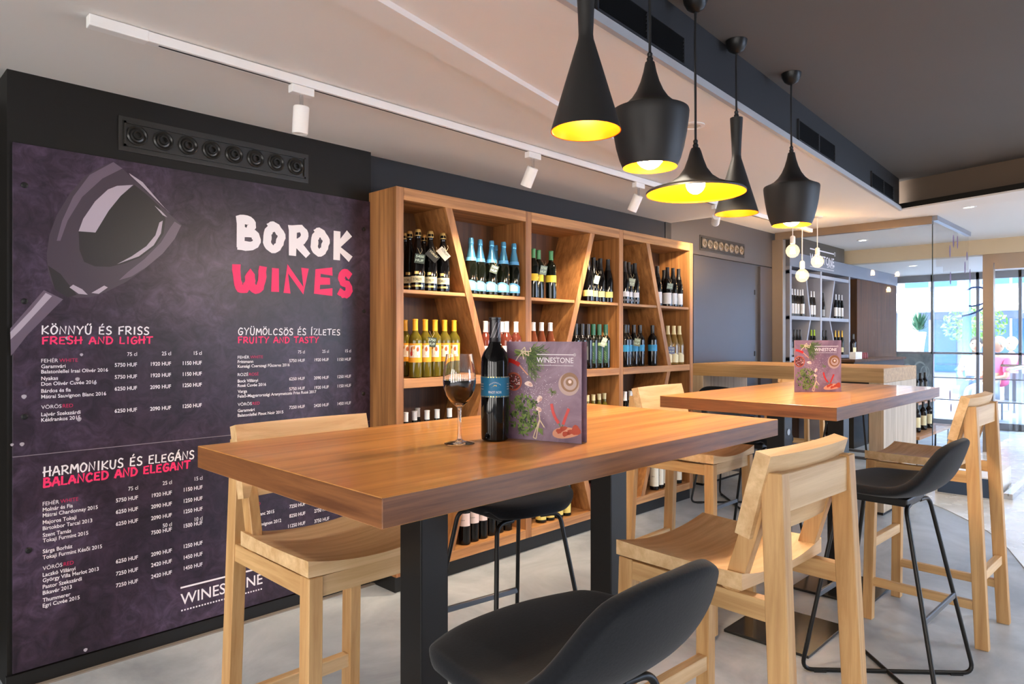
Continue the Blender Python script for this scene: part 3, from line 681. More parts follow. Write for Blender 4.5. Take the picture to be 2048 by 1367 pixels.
def make_bottle(kind, name, label, group, glass, cap, labels, cap_z=.236, cap_mat2=None, neck=None, n=24, decor=None, cat='wine bottle'):
    t = thing(name, label, cat, (0, 0, -5), 0, group); prof = PROF[kind]; t['rad'] = max(r for r, z in prof) + .0006
    bm = B(); lathe(bm, prof, n); body = obj('glass_body', bm, glass, t, True)
    if cap:
        up = [(r + .0007, z) for r, z in prof if z >= cap_z]; up[-1] = (0, up[-1][1] + .0012)
        r0 = None
        for (ra, za), (rb, zb) in zip(prof, prof[1:]):
            if za <= cap_z <= zb: r0 = ra + (rb - ra) * (cap_z - za) / (zb - za)
        bm = B(); lathe(bm, [(r0 + .0007, cap_z)] + up, 20); obj('capsule', bm, cap, t, True)
    for z0, z1, half, m, wave in labels:
        rr = max(r for r, z in prof) + .0006
        bm = B(); lbl_patch(bm, rr, z0, z1, half, 0, 16, -PI / 2, wave); obj('paper_label', bm, m, t, True)
    if neck:
        bm = B(); lathe(bm, neck[0], 20); obj('neck_foil' if len(neck) < 3 else neck[2], bm, neck[1], t, True)
    if decor: decor(t)
    return t
cream = mat('label_cream', (226, 216, 176), 0.6); white_l = mat('label_white', (226, 226, 232), 0.6); yel_l = mat('label_yellow', (236, 206, 60), 0.6); blue_l = mat('label_blue', (40, 140, 190), 0.5)
lyel = mat('label_pale_yellow', (226, 214, 130), 0.6); lblue = mat('label_sky', (92, 170, 226), 0.5); oran = mat('label_orange', (244, 166, 36), 0.55); ink = mat('label_ink', (40, 34, 30), 0.6)
foil_blue = mat('foil_blue', (96, 170, 214), 0.25, metal=0.7); foil_yel = mat('foil_yellow', (240, 172, 24), 0.4); foil_green = mat('foil_green', (70, 140, 92), 0.4); foil_white = mat('foil_white', (226, 228, 236), 0.45); foil_black = mat('foil_black', (24, 23, 25), 0.3); foil_cream = mat('foil_cream', (222, 208, 160), 0.5); foil_dgreen = mat('foil_dark_green', (24, 74, 56), 0.35)
gold_w = mat('gold_wire', (206, 176, 110), 0.3, metal=0.8); pinkl = mat('label_pink', (214, 150, 160), 0.6); redl = mat('label_wine_red', (96, 36, 44), 0.6); lgreen = mat('label_green', (26, 70, 56), 0.55)
def dec_torley(t):
    bm = B(); curved_text(bm, 'TÖRLEY', .0386, .050, .013, -PI / 2 + .1, .048, bold=.01); obj('label_lettering', bm, ink, t)
    bm = B(); lathe(bm, [(.0174, .283), (.0174, .287)], 16)
    for k in range(4):
        a = k * PI / 2 + .4; tube(bm, [(.0166 * math.cos(a), .0166 * math.sin(a), .284), (.0158 * math.cos(a), .0158 * math.sin(a), .306), (.006 * math.cos(a), .006 * math.sin(a), .318)], .0012, 5)
    obj('wire_cage', bm, gold_w, t); bm = B(); lathe(bm, [(.0152, .302), (.0152, .312), (.012, .3175), (0, .3175)], 16); obj('cork_cap', bm, gold_w, t, True)
def dec_yellow(t):
    bm = B(); lbl_patch(bm, .0355, .105, .168, .95, 0, 14, -PI / 2)
    rr = .0358
    for (ta, zc, ra, rz, mi) in ((-.25, .147, .30, .016, 1), (.2, .155, .45, .012, 2), (-.45, .125, .2, .014, 3), (.12, .132, .26, .020, 4), (.5, .147, .2, .012, 1), (.1, .113, .5, .006, 4)):
        c = [( -PI / 2 + ta + ra * math.cos(k * PI / 5), zc + rz * math.sin(k * PI / 5)) for k in range(10)]
        f = bm.faces.new([bm.verts.new((rr * math.cos(a), rr * math.sin(a), z)) for a, z in c]); f.material_index = mi; rr += .00015
    obj('label_picture', bm, [mat('pic_white', (240, 232, 220), .6), mat('pic_rust', (176, 84, 30), .6), mat('pic_gold', (226, 160, 60), .6), mat('pic_red', (190, 50, 30), .6), mat('pic_cream', (246, 222, 200), .6)], t)
def dec_text(body, z, cap, m=ink, w=None, r=.0353):
    def f(t):
        bm = B(); curved_text(bm, body, r, z, cap, width=w, bold=.01); obj('label_lettering', bm, m, t)
    return f
def dec_olive(t):
    bm = B()
    for k in range(7):
        a = -PI / 2 + (-.25 if k % 2 else .2); z = .062 + k * .008; rr = .0336
        c = [(a + .24 * u * (1 if k % 2 else -1) + .03 * v, z + .010 * u + .004 * v) for u, v in ((-1, 0), (0, 1), (1, 0), (0, -1))]
        bm.faces.new([bm.verts.new((rr * math.cos(x), rr * math.sin(x), y)) for x, y in c])
    obj('label_leaves', bm, mat('pic_leaf', (150, 180, 120), .6), t)
ORD = ['first', 'second', 'third', 'fourth', 'fifth', 'sixth', 'seventh', 'eighth', 'ninth']
CAND = sorted([(a * .004, b_ * .006) for a in range(-16, 17) for b_ in range(-8, 34)], key=lambda c: 2.2 * abs(c[0]) + abs(c[1]))
def row_of(proto, desc, group, pxs, Z, Y, where, jit=.006, tilt=0.0):
    """line of bottles, read off their neck positions; each one gets its own place in words"""
    rnd = random.Random(len(desc) + int(Z * 100)); out = []; rad = proto['rad']
    def clear(x, y):
        for z0, z1, xa, xb, hw in OBST:
            if z0 - .02 <= Z < z1:
                for zz, rr in ((Z, rad), (min(Z + .15, z1), rad), (min(Z + .315, z1), .019)):
                    xc = xa + (xb - xa) * (zz - z0) / (z1 - z0)
                    if abs(x - xc) < hw + rr + .001: return False
        return all(abs(Z - c) > .1 or math.hypot(x - a, y - b_) > rad + r_ + .0003 for a, b_, c, r_ in PLACED)
    for i, px in enumerate(pxs):
        y0 = Y
        if isinstance(px, tuple): px, y0 = px
        best = None
        for dx, dy in CAND:
            y = y0 + dy
            if Z in (R1, R2, R3, R4) and (y + rad > 3.066 or y - rad < 2.793): continue
            x = x_at(px, y) + dx
            if Z in (R1, R2, R3, R4) and not 2.07 < x - rad < x + rad < 4.85: continue
            if clear(x, y): best = (x, y); break
        if not best: print('NOFIT', desc, i)
        x, y = best or (x_at(px, y0), y0)
        PLACED.append((x, y, Z, rad))
        lab = '%s, %s from left %s' % (desc, ORD[i], where) if len(pxs) > 1 else '%s %s' % (desc, where)
        ang = math.atan2(-y, -x) + PI / 2 + (rnd.random() - .5) * .3 - .25
        if i == 0 and not proto.get('used'):
            proto['used'] = 1; o = proto; o.location = (x, y, Z); o.rotation_euler = (0, 0, ang); o['label'] = lab; o['group'] = group
        else: o = dup(proto, (x, y, Z), ang, lab, group)
        out.append(o)
    return out
R1, R2, R3, R4 = 1.5245, 1.0735, .5945, .1375
b = make_bottle('sparkling', 'sparkling_wine_bottle', 'x', 'g', M_bk, None, [(.040, .074, 1.25, cream, 0), (.018, .028, .9, gold_w, 0), (.084, .098, .3, gold_w, 0)], decor=dec_torley)
tor = row_of(b, 'black sparkling wine bottle with cream label', 'black sparkling wine bottles', [(809.5, 2.985), 836, 861, 886], R1, 2.833, 'of the upper shelf')
row_of(b, 'black sparkling bottle with gilt cap half hidden behind', 'black sparkling wine bottles behind', [(819, 2.96), (848, 2.96)], R1, 2.97, 'of its row')
b = make_bottle('sparkling', 'sparkling_wine_bottle', 'x', 'g', M_bg, None, [(.02, .066, 1.35, lblue, .012)], neck=([(.0280, .204), (.0210, .236), (.0152, .262), (.0140, .280), (.0162, .283), (.0162, .291), (.0150, .296), (.0158, .305), (.0136, .3155), (0, .3165)], foil_blue))
bm = B(); lbl_patch(bm, .0384, .03, .062, .8, 0, 12, -PI / 2, .008); obj('label_crest', bm, mat('label_ice', (196, 220, 240), .5), b, True)
bm = B(); lathe(bm, [(.0319, .186), (.0281, .206)], 20); obj('neck_band', bm, mat('neck_band_blue', (84, 150, 200), .4), b, True)
row_of(b, 'sparkling wine bottle with blue foil and sky label', 'blue foil sparkling wine bottles', [942, 960, 983, 1007, 1028], R1, 2.836, 'of the upper shelf')
row_of(b, 'blue foil sparkling bottle standing behind the', 'blue foil sparkling wine bottle behind', [(991, 2.97)], R1, 2.97, 'front row of five')
b = make_bottle('bordeaux', 'wine_bottle', 'x', 'g', M_bg, foil_green, [(.105, .148, 1.4, yel_l, 0)], cap_z=.245)
row_of(b, 'dark wine bottle with green cap and yellow label', 'green capped wine bottles', [1066.5, 1077, 1102], R1, 2.845, 'of the three')
b = make_bottle('burgundy', 'wine_bottle', 'x', 'g', M_bk, foil_black, [(.035, .075, 1.3, lyel, 0)], cap_z=.225)
row_of(b, 'black sloping bottle with pale yellow label', 'black bottles with pale yellow labels', [1176.5, 1187, 1200.5, 1216], R1, 2.845, 'of the middle upper bay')
row_of(b, 'black sloping bottle glimpsed behind the pale yellow', 'black bottle behind pale yellow labels', [(1194.5, 2.98)], R1, 2.98, 'label row')
b = make_bottle('burgundy', 'wine_bottle', 'x', 'g', M_bk, foil_black, [(.050, .086, 1.3, white_l, 0), (.02, .034, 1.3, mat('label_grey', (120, 120, 128), .6), 0)], cap_z=.225)
row_of(b, 'black sloping bottle with short white label', 'black bottles with short white labels', [1249, 1257, 1269.5, 1282], R1, 2.845, 'of the last upper bay')
row_of(b, 'black sloping bottle half hidden behind short white', 'black bottle behind short white labels', [(1263, 2.98)], R1, 2.98, 'label row')
b = make_bottle('burgundy', 'wine_bottle', 'x', 'g', M_bk, foil_black, [(.018, .104, 1.3, white_l, 0)], cap_z=.215)
row_of(b, 'black sloping bottle with tall white label', 'black bottles with tall white labels', [1314.5, 1335, 1346, 1357], R1, 2.845, 'of the last upper bay')
row_of(b, 'black sloping bottle hidden behind tall white', 'black bottle behind tall white labels', [(1328, 2.98)], R1, 2.98, 'label row')
b = make_bottle('bordeaux', 'wine_bottle', 'x', 'g', M_wwine, foil_yel, [(.080, .178, 1.5, oran, 0)], cap_z=.243, decor=dec_yellow)
row_of(b, 'white wine bottle with orange picture label', 'orange capped white wine bottles', [(810, 2.985), 830.5, 850.5, 870, 889, 908, 927], R2, 2.832, 'of the second shelf')
b = make_bottle('bordeaux', 'wine_bottle', 'x', 'g', M_rose, foil_white, [(.08, .16, 1.3, white_l, 0)], cap_z=.24)
row_of(b, 'rosé wine bottle with white cap', 'white capped rosé bottles', [971, 988, 1003.5, 1016, 1032], R2, 2.85, 'beside the slanted divider')
row_of(b, 'rosé wine bottle with white cap standing behind', 'white capped rosé bottle behind', [(979, 2.98)], R2, 2.98, 'the other white caps')
b = make_bottle('burgundy', 'wine_bottle', 'x', 'g', wine_mat('bottle_amber_rose', (104, 54, 34)), foil_white, [(.04, .11, 1.2, cream, 0)], cap_z=.25)
row_of(b, 'sloping amber rosé bottle with printed white cap', 'amber rosé bottles', [1066.5, 1083, 1100.5], R2, 2.845, 'above the standing menu')
b = make_bottle('square', 'wine_bottle', 'x', 'g', M_bk, foil_black, [(.06, .15, .5, mat('label_black_silver', (90, 92, 94), .4), 0)], cap_z=.222)
row_of(b, 'slim black bottle with narrow silver label', 'slim black bottles', [1151, 1164, 1175.5], R2, 2.845, 'of the lower middle bay')
row_of(b, 'slim black bottle standing behind', 'slim black bottles behind', [(1157, 2.97), (1170, 2.97)], R2, 2.97, 'of its row')
b = make_bottle('square', 'oil_bottle', 'x', 'g', M_bg, foil_dgreen, [(.035, .175, .75, lgreen, 0), (.154, .174, .5, mat('label_sage', (150, 176, 130), .6), 0)], cap_z=.226, decor=dec_olive, cat='oil bottle')
row_of(b, 'dark bottle with green cap and olive leaf label', 'olive leaf bottles', [1186.5, 1198.5, 1211.5, 1224], R2, 2.845, 'of the four')
def dec_pinot(t):
    bm = B(); curved_text(bm, 'PINOT NOIR', .0384, .122, .0085, width=.042, bold=.006); obj('label_lettering', bm, white_l, t)
b = make_bottle('bordeaux', 'wine_bottle', 'x', 'g', M_bk, foil_black, [(.11, .157, 1.5, blue_l, 0)], cap_z=.242)
row_of(b, 'dark wine bottle with turquoise label on second shelf', 'turquoise label bottles', [1249.5, 1255, 1267.5, 1280, 1305], R2, 2.845, 'of the last bay')
b = make_bottle('burgundy', 'wine_bottle', 'x', 'g', M_pale, foil_cream, [(.018, .082, 1.4, cream, .012)], cap_z=.235)
row_of(b, 'pale wine bottle with cream cap and label', 'cream capped pale bottles', [1335.5, 1347.5, 1358.5], R2, 2.845, 'of the last bay')
b = make_bottle('bordeaux', 'wine_bottle', 'x', 'g', M_bg, foil_white, [(.07, .16, 1.3, white_l, 0)], cap_z=.255)
row_of(b, 'wine bottle with white screw cap above table edge', 'white capped bottles on the third shelf', [811, 829, 851.5, 874, 899], R3, 2.85, 'of the third shelf')
row_of(b, 'wine bottle with white screw cap standing behind', 'white capped bottle behind', [(835, 2.98)], R3, 2.98, 'the third shelf row')
b = make_bottle('bordeaux', 'wine_bottle', 'x', 'g', M_wwine, foil_cream, [(.07, .16, 1.3, cream, 0)], cap_z=.262)
row_of(b, 'wine bottle with cream cap just showing over table', 'cream capped bottles on the third shelf', [1174.5, 1186.5, 1198, 1208.5, 1218.5], R3, 2.85, 'of the third shelf')
b = make_bottle('bordeaux', 'wine_bottle', 'x', 'g', M_bk, foil_white, [(.05, .15, 1.3, white_l, 0)], cap_z=.238)
row_of(b, 'black wine bottle with long white cap', 'long white capped bottles', [1250, 1261, 1269.5], R3, 2.85, 'behind the stool back')
b = make_bottle('bordeaux', 'wine_bottle', 'x', 'g', M_bk, foil_black, [(.105, .175, 1.4, mat('label_rosy_white', (224, 204, 204), .6), 0)], cap_z=.24, decor=dec_text('VILLÁNYI', .135, .006, ink, .03))
row_of(b, 'dark red wine bottle with rosy white label', 'bottles with rosy white labels', [929, 946, 964, 980, 996, 1013, 1028.5], R4, 2.845, 'of the bottom shelf')
b = make_bottle('bordeaux', 'wine_bottle', 'x', 'g', M_bg, foil_black, [(.02, .085, 1.4, mat('label_straw', (214, 196, 110), .6), 0)], cap_z=.24)
row_of(b, 'dark wine bottle with low straw label', 'bottles with low straw labels', [1082, 1099, 1116, 1132, 1147.5], R4, 2.845, 'of the bottom shelf')
b = make_bottle('bordeaux', 'wine_bottle', 'x', 'g', M_bk, foil_black, [(.09, .165, 1.4, redl, 0)], cap_z=.24)
row_of(b, 'dark wine bottle with wine red label on', 'bottle with wine red label', [1186], R4, 2.845, 'the bottom shelf')
b = make_bottle('bordeaux', 'wine_bottle', 'x', 'g', M_bk, foil_black, [(.11, .165, 1.4, pinkl, 0)], cap_z=.24)
row_of(b, 'dark wine bottle with pink label on', 'bottle with pink label', [1276], R4, 2.845, 'the bottom shelf')
b = make_bottle('bordeaux', 'wine_bottle', 'x', 'g', M_bk, foil_black, [(.03, .18, 1.4, mat('label_ivory', (228, 222, 204), .6), 0)], cap_z=.24, decor=dec_text('2015', .1, .008, ink))
row_of(b, 'dark wine bottle with tall ivory label', 'bottles with tall ivory labels', [1309, 1318.5, 1328, 1355], R4, 2.845, 'of the bottom shelf')
# price tags and neck tags hung on bottle necks
M_tag = mat('tag_slate', (58, 72, 66), .6); M_tagw = mat('tag_chalk', (206, 226, 210), .6); M_str = mat('string', (190, 176, 140), .8)
def price_tag(px, py, Y, w, h, rot, label, cardm, inkm, rows, name='price_tag', cat='price tag', group=None):
    c = at_y(px, py, Y); t = thing(name, label, cat, c, math.atan2(-c.y, -c.x) + PI / 2, group)
    Mr = Matrix.Rotation(rot, 4, 'Y')
    obj('card', (lambda b_: (box(b_, (-w / 2, -.0008, -h / 2), (w / 2, .0008, h / 2), 0, Mr), b_)[1])(B()), cardm, t)
    bm = B()
    for i, s in enumerate(rows):
        put_text(bm, s, Mr @ Vector((0, -.0011, h * (.12 - .42 * i))), Mr @ RX, Mr @ UP, h * .26, w * .78, 'C', .01)
    obj('card_lettering', bm, inkm, t)
    bm = B(); top = Mr @ Vector((0, 0, h / 2)); tube(bm, [top, top + Vector((-.010, .008, .024)), top + Vector((-.014, .026, .034))], .0008, 5); tube(bm, [top, top + Vector((.010, .008, .02)), top + Vector((.006, .026, .034))], .0008, 5)
    obj('loop_string', bm, M_str, t); return t
price_tag(839.5, 517, 2.786, .052, .048, .12, 'dark chalk price tag hanging on a black sparkling bottle', M_tag, M_tagw, ['5450', 'HUF'])
price_tag(865, 511, 2.786, .070, .040, .75, 'black and cream neck tag on a sparkling bottle neck', mat('tag_black', (34, 32, 28), .4), cream, ['TÖRLEY'], 'neck_tag', 'neck tag')
price_tag(887, 507, 2.786, .070, .040, .85, 'silvery neck tag on the last black sparkling bottle', mat('tag_silver', (190, 186, 176), .3), ink, ['TÖRLEY'], 'neck_tag', 'neck tag')
price_tag(988.5, 538, 2.792, .044, .046, .35, 'dark chalk price tag on a blue foil bottle', M_tag, M_tagw, ['7250', 'HUF'])
price_tag(1087, 540, 2.801, .042, .055, .2, 'grey price tag on the green capped bottle', mat('tag_grey', (120, 140, 140), .5), M_tagw, ['5750', 'HUF'])
price_tag(1193.5, 559, 2.804, .036, .056, .25, 'pale price tag among the pale yellow label bottles', mat('tag_pale', (150, 160, 152), .5), M_tagw, ['6250', 'HUF'])
price_tag(1263.5, 564, 2.804, .046, .055, .2, 'pale price tag among the short white label bottles', mat('tag_pale', (150, 160, 152), .5), M_tagw, ['6250', 'HUF'])
price_tag(1340, 572, 2.804, .044, .044, .15, 'grey price tag among the tall white label bottles', mat('tag_grey', (120, 140, 140), .5), M_tagw, ['7250', 'HUF'])
price_tag(863.5, 684, 2.801, .046, .050, .12, 'dark chalk price tag on an orange label bottle', M_tag, M_tagw, ['5750', 'HUF'])
price_tag(1207.5, 684, 2.806, .034, .062, .4, 'pale price tag on the olive leaf bottles', mat('tag_pale', (150, 160, 152), .5), M_tagw, ['3750', 'HUF'])
price_tag(1274.5, 684, 2.804, .044, .056, .15, 'olive green price tag on the turquoise label bottles', mat('tag_olive', (120, 130, 104), .5), M_tagw, ['7250', 'HUF'])
price_tag(1343, 700, 2.791, .050, .052, .05, 'blue round cornered price tag on the cream capped bottles', mat('tag_blue', (90, 104, 150), .5), M_tagw, ['3750', 'HUF'])

# ================================================================== TRACK, SPOTLIGHTS, DOWNLIGHTS
def track_y(x): return 2.35
tr = thing('ceiling_track', 'long white lighting track fixed along the white ceiling', 'lighting track', (0.57, 2.35, CZ))
obj('rail', bx((.16, -.017, -.034), (5.6, .017, -.002), .003), M_whiteP, tr)
obj('feed_box', bx((0, -.019, -.036), (.165, .019, -.001), .003), M_whiteP, tr)
bm = B(); box(bm, (.2, -.004, -.0348), (5.6, .004, -.0338)); obj('slot', bm, M_black, tr)
def spot(px, py, label, aim, energy):
    x = x_at(px, 2.35); t = thing('track_spotlight', label, 'spotlight', (x, 2.35, CZ - .035), 0, 'white track spotlights')
    obj('adapter', bx((-.045, -.016, -.03), (.045, .016, .0), .003), M_whiteP, t)
    bm = B(); tube(bm, [(0, 0, -.03), (0, 0, -.075)], .007, 12); obj('stem', bm, M_chrome, t, True)
    d = Vector(aim) - Vector((x, 2.35, CZ - .13)); d.normalize(); q = d.to_track_quat('-Z', 'Y').to_matrix().to_4x4()
    bm = B(); lathe(bm, [(0, .0), (.026, .0), (.029, -.003), (.029, -.100), (.026, -.102), (.0255, -.085), (0, -.085)], 24)
    for v in bm.verts: v.co = q @ v.co + Vector((0, 0, -.072))
    can = obj('can', bm, M_whiteP, t, True)
    bm = B(); lathe(bm, [(.0245, -.084), (0, -.084)], 20)
    for v in bm.verts: v.co = q @ v.co + Vector((0, 0, -.072))
    obj('lens', bm, mat('spot_lens', (255, 240, 220), .3, emit=(1, .86, .68), es=3.0), can)
    ld = bpy.data.lights.new('spot_beam', 'SPOT'); ld.energy = energy; ld.color = (1, .80, .56); ld.spot_size = math.radians(78); ld.spot_blend = .8; ld.shadow_soft_size = .03
    lo = bpy.data.objects.new('spot_beam', ld); COL.objects.link(lo); lo.parent = t; lo.matrix_local = Matrix.Translation(d * .115 + Vector((0, 0, -.072))) @ q
spot(603, 215, 'white track spotlight above the purple menu board', (1.25, 2.55, .2), 26)
spot(1066, 320, 'white track spotlight above the first shelf bay', (2.5, 3.0, .9), 60)
spot(1277, 370, 'white track spotlight beside the wide black pendant lamp', (3.45, 3.0, .9), 60)
spot(1433, 420, 'white track spotlight behind the slim far black pendant', (5.6, 3.1, 1.6), 44)
def downlight(x, y, z, label, r=.045, energy=10, sq=False, col=(1, .88, .72)):
    t = thing('recessed_downlight', label, 'downlight', (x, y, z))
    bm = B(); lathe(bm, [(r * .78, -.001), (r * .8, -.006), (r * 1.15, -.004), (r * 1.15, .002)], 28); obj('ring', bm, M_whiteP, t, True)
    bm = B(); lathe(bm, [(r * .79, -.002), (0, -.002)], 24); obj('lamp_disc', bm, mat('downlight_disc', (255, 246, 230), .3, emit=(1, .93, .82), es=7.0) if energy > 15 or z > 2.3 else mat('downlight_lens', (214, 208, 198), .25), t)
    if energy:
        ld = bpy.data.lights.new('downlight_beam', 'SPOT'); ld.energy = energy; ld.color = col; ld.spot_size = math.radians(125); ld.spot_blend = .9; ld.shadow_soft_size = .05
        lo = bpy.data.objects.new('downlight_beam', ld); COL.objects.link(lo); lo.parent = t; lo.location = (0, 0, -.03)
for px, py, z, lab, e in ((1345, 213, CZ, 'recessed ceiling spot beside the big bell shaped pendant', 14), (1384, 251, CZ, 'second recessed ceiling spot past the bell shaped pendant', 14), (1641, 381, HZ, 'recessed ceiling spot above the far bell shaped pendant', 16),
                          (1725, 480, HZ, 'glowing recessed downlight beyond the glass partition', 24), (1937, 413, HZ, 'glowing recessed downlight above the glass end panel', 24), (1825, 531, 2.22, 'glowing recessed downlight near the street window', 16)):
    v = at_z(px, py, z); downlight(v.x, v.y, z, lab, .05, e)
for x, y, w in ((-.6, -.5, 'first'), (-2.2, -.6, 'second'), (.9, -1.6, 'third'), (2.8, -1.4, 'fourth'), (-.8, -2.4, 'fifth'), (4.4, -1.2, 'sixth')):  # unseen lamps added to fill the room with light
    downlight(x, y, UZ, 'added fill downlight in the dark ceiling out of the picture, %s of six' % w, .05, 55, col=(1, .93, .84))
for x, y, w in ((-.4, 1.75, 'nearest the board'), (-1.8, 1.75, 'farthest from the board')):  # two more unseen lamps, added as fill
    downlight(x, y, CZ, 'added fill downlight in the white ceiling out of the picture, %s' % w, .05, 36, col=(1, .93, .84))
# grilles in the dark fascia
def fascia_y(x): return 1.29 + (x - 1.64) * (.25 / 4.13)
for n_, (x0, x1, lab) in enumerate(((1.68, 2.26, 'dark slotted air grille in the fascia behind the near pendants'), (3.50, 4.12, 'dark slotted air grille in the fascia above the far bell pendant'), (4.93, 5.55, 'dark slotted air grille near the far corner of the fascia'))):
    t = thing('air_grille', lab, 'air grille', (x0, fascia_y(x0), 2.285), math.atan2(.25, 4.13)); L = x1 - x0
    bm = B()
    for lo, hi in (((0, -.010, 0), (L, 0, .008)), ((0, -.010, .102), (L, 0, .11)), ((0, -.010, 0), (.008, 0, .11)), ((L - .008, -.010, 0), (L, 0, .11)), ((L * .52, -.010, 0), (L * .52 + .012, 0, .11))): box(bm, lo, hi)
    obj('grille_frame', bm, M_char, t)
    bm = B()
    for k in range(7): bar(bm, (.008, -.004, .016 + k * .0135), (L - .008, -.004, .016 + k * .0135), .012, .003, (0, 1, .8))
    obj('slats', bm, mat('grille_black', (10, 10, 11), .9, spec=.1), t)

# ================================================================== PENDANT LAMPS
SHADES = {
 'tall': [(.089, 0), (.086, .012), (.020, .232), (.0185, .245), (.0205, .30), (.026, .395), (.026, .402), (0, .402)],
 'bell': [(.082, 0), (.093, .026), (.103, .062), (.111, .105), (.1165, .148), (.118, .166), (.1165, .172), (.098, .180), (.076, .192), (.057, .210), (.041, .234), (.029, .262), (.020, .293), (.0155, .316), (.014, .322), (0, .322)],
 'wide': [(.173, 0), (.174, .006), (.168, .012), (.130, .024), (.090, .040), (.060, .062), (.040, .090), (.028, .122), (.020, .150), (.015, .162), (0, .162)],
}
def pendant(kind, X, Y, Z, k, label, energy, bulb_z, lit=6.0):
    t = thing('pendant_lamp', label, 'pendant lamp', (X, Y, Z)); prof = [(r * k, z * k) for r, z in SHADES[kind]]; top = prof[-1][1]
    bm = B(); lathe(bm, prof, 48); sh_ = obj('lamp_shade', bm, M_shade, t, True)
    bm = B(); inner = [(max(0, r - .0025), z + (.0005 if i == 0 else 0)) for i, (r, z) in enumerate(prof[:-1])]; inner = [(prof[0][0], -.0003)] + [p for p in inner if p[0] > .012] + [(0, inner[-1][1] - .012)]
    lathe(bm, inner, 48); obj('gold_lining', bm, M_gold, sh_, True)
    bm = B(); lathe(bm, [(.009, top - .002), (.010, top + .012), (.007, top + .016), (.0085, top + .026), (.004, top + .032), (0, top + .032)], 16); obj('cord_grip', bm, M_black2, t, True)
    ct = UZ - Z
    bm = B(); tube(bm, [(0, 0, top + .028), (.003, .002, top + (ct - top) * .35), (-.003, 0, top + (ct - top) * .7), (0, 0, ct - .05)], .0042, 8); obj('cord', bm, M_black, t, True)
    bm = B(); lathe(bm, [(0, ct - .052), (.012, ct - .050), (.030, ct - .038), (.041, ct - .018), (.044, ct - .001), (0, ct - .001)], 28); obj('ceiling_cup', bm, M_black2, t, True)
    bm = B(); ball(bm, (0, 0, bulb_z), {'tall': .024, 'bell': .046, 'wide': .034}[kind], 20, (1, 1, 1.1)); bo = obj('light_bulb', bm, mat('pendant_bulb', (255, 240, 210), .4, emit=(1, .80, .48), es=lit * 4), t, True)
    bm = B(); tube(bm, [(0, 0, bulb_z + .022), (0, 0, min(top - .02, bulb_z + .09))], .013, 12); obj('lamp_holder', bm, M_black, t, True)
    ld = bpy.data.lights.new('pendant_glow', 'POINT'); ld.energy = energy; ld.color = WARM; ld.shadow_soft_size = .022
    lo = bpy.data.objects.new('pendant_glow', ld); COL.objects.link(lo); lo.parent = t; lo.location = (0, 0, bulb_z - {'tall': .036, 'bell': .058, 'wide': .048}[kind])
pendant('tall', 1.365, 1.079, 1.800, 1.0, 'tall black cone pendant lamp nearest, seen without its ceiling cup', 3, .10)
pendant('bell', 1.79, 1.166, 1.800, 1.0, 'large black bell pendant lamp second in the row', 15, .045)
pendant('wide', 2.196, 1.240, 1.792, 1.0, 'wide flat black pendant lamp with bare bulb', 14, .036)
pendant('tall', 2.63, 1.300, 1.785, .97, 'slim black cone pendant lamp hung beyond the wide lamp', 3, .10)
pendant('bell', 3.13, 1.280, 1.795, 1.03, 'black bell pendant lamp hung farthest in the row', 15, .045)
# bare globe bulbs over the counter
M_globe = bpy.data.materials.new('globe_glass_glow'); M_globe.use_nodes = True; gt_ = M_globe.node_tree; gt_.nodes.clear()
go_ = gt_.nodes.new('ShaderNodeOutputMaterial'); ga_ = gt_.nodes.new('ShaderNodeAddShader'); gtr = gt_.nodes.new('ShaderNodeBsdfTransparent'); gem = gt_.nodes.new('ShaderNodeEmission')
gtr.inputs['Color'].default_value = (.86, .80, .70, 1); gem.inputs['Color'].default_value = (1, .68, .36, 1); gem.inputs['Strength'].default_value = .6  # glass given a faint glow of its own for the filament's glare
gt_.links.new(gtr.outputs[0], ga_.inputs[0]); gt_.links.new(gem.outputs[0], ga_.inputs[1]); gt_.links.new(ga_.outputs[0], go_.inputs[0]); M_fil = mat('filament', (255, 220, 160), .4, emit=(1, .62, .26), es=60)
def globe_lamp(px, py, X, Y, label):
    d = X * Fv[0] + Y * Fv[1]; zc = CAMH - (py - 677) * d / FPX
    t = thing('globe_pendant', label, 'pendant lamp', (X, Y, zc))
    bm = B(); lathe(bm, [(0, -.055), (.02, -.051), (.04, -.037), (.053, -.012), (.0545, .006), (.047, .03), (.032, .047), (.018, .056), (.0145, .066)], 28); obj('globe', bm, M_globe, t, True)
    bm = B()
    for k in range(6):
        a = k * PI / 3; tube(bm, [(.011 * math.cos(a), .011 * math.sin(a), .034), (.019 * math.cos(a), .019 * math.sin(a), -.022)], .0040, 5)
    obj('filament', bm, M_fil, t)
    bm = B(); lathe(bm, [(0, .06), (.019, .062), (.021, .07), (.020, .118), (.012, .126), (.004, .13), (0, .13)], 20); obj('socket', bm, M_whiteP, t, True)
    bm = B(); tube(bm, [(0, 0, .125), (.004, .002, .3), (0, 0, HZ - zc - .02)], .0035, 8); obj('cord', bm, M_whiteP, t, True)
    bm = B(); lathe(bm, [(0, HZ - zc - .025), (.044, HZ - zc - .024), (.045, HZ - zc), (0, HZ - zc)], 24); obj('ceiling_plate', bm, M_whiteP, t, True)
    ld = bpy.data.lights.new('globe_glow', 'POINT'); ld.energy = 12; ld.color = (1, .62, .30); ld.shadow_soft_size = .02
    lo = bpy.data.objects.new('globe_glow', ld); COL.objects.link(lo); lo.parent = t; lo.location = (0, 0, .005)
globe_lamp(1584, 502, 5.65, 2.30, 'lit globe bulb hung highest of three in front of the grey doors')
globe_lamp(1604, 551, 5.90, 2.32, 'lit globe bulb hung lowest of the three over the counter')
globe_lamp(1635, 523, 6.33, 2.354, 'lit globe bulb covering the shop sign lettering')

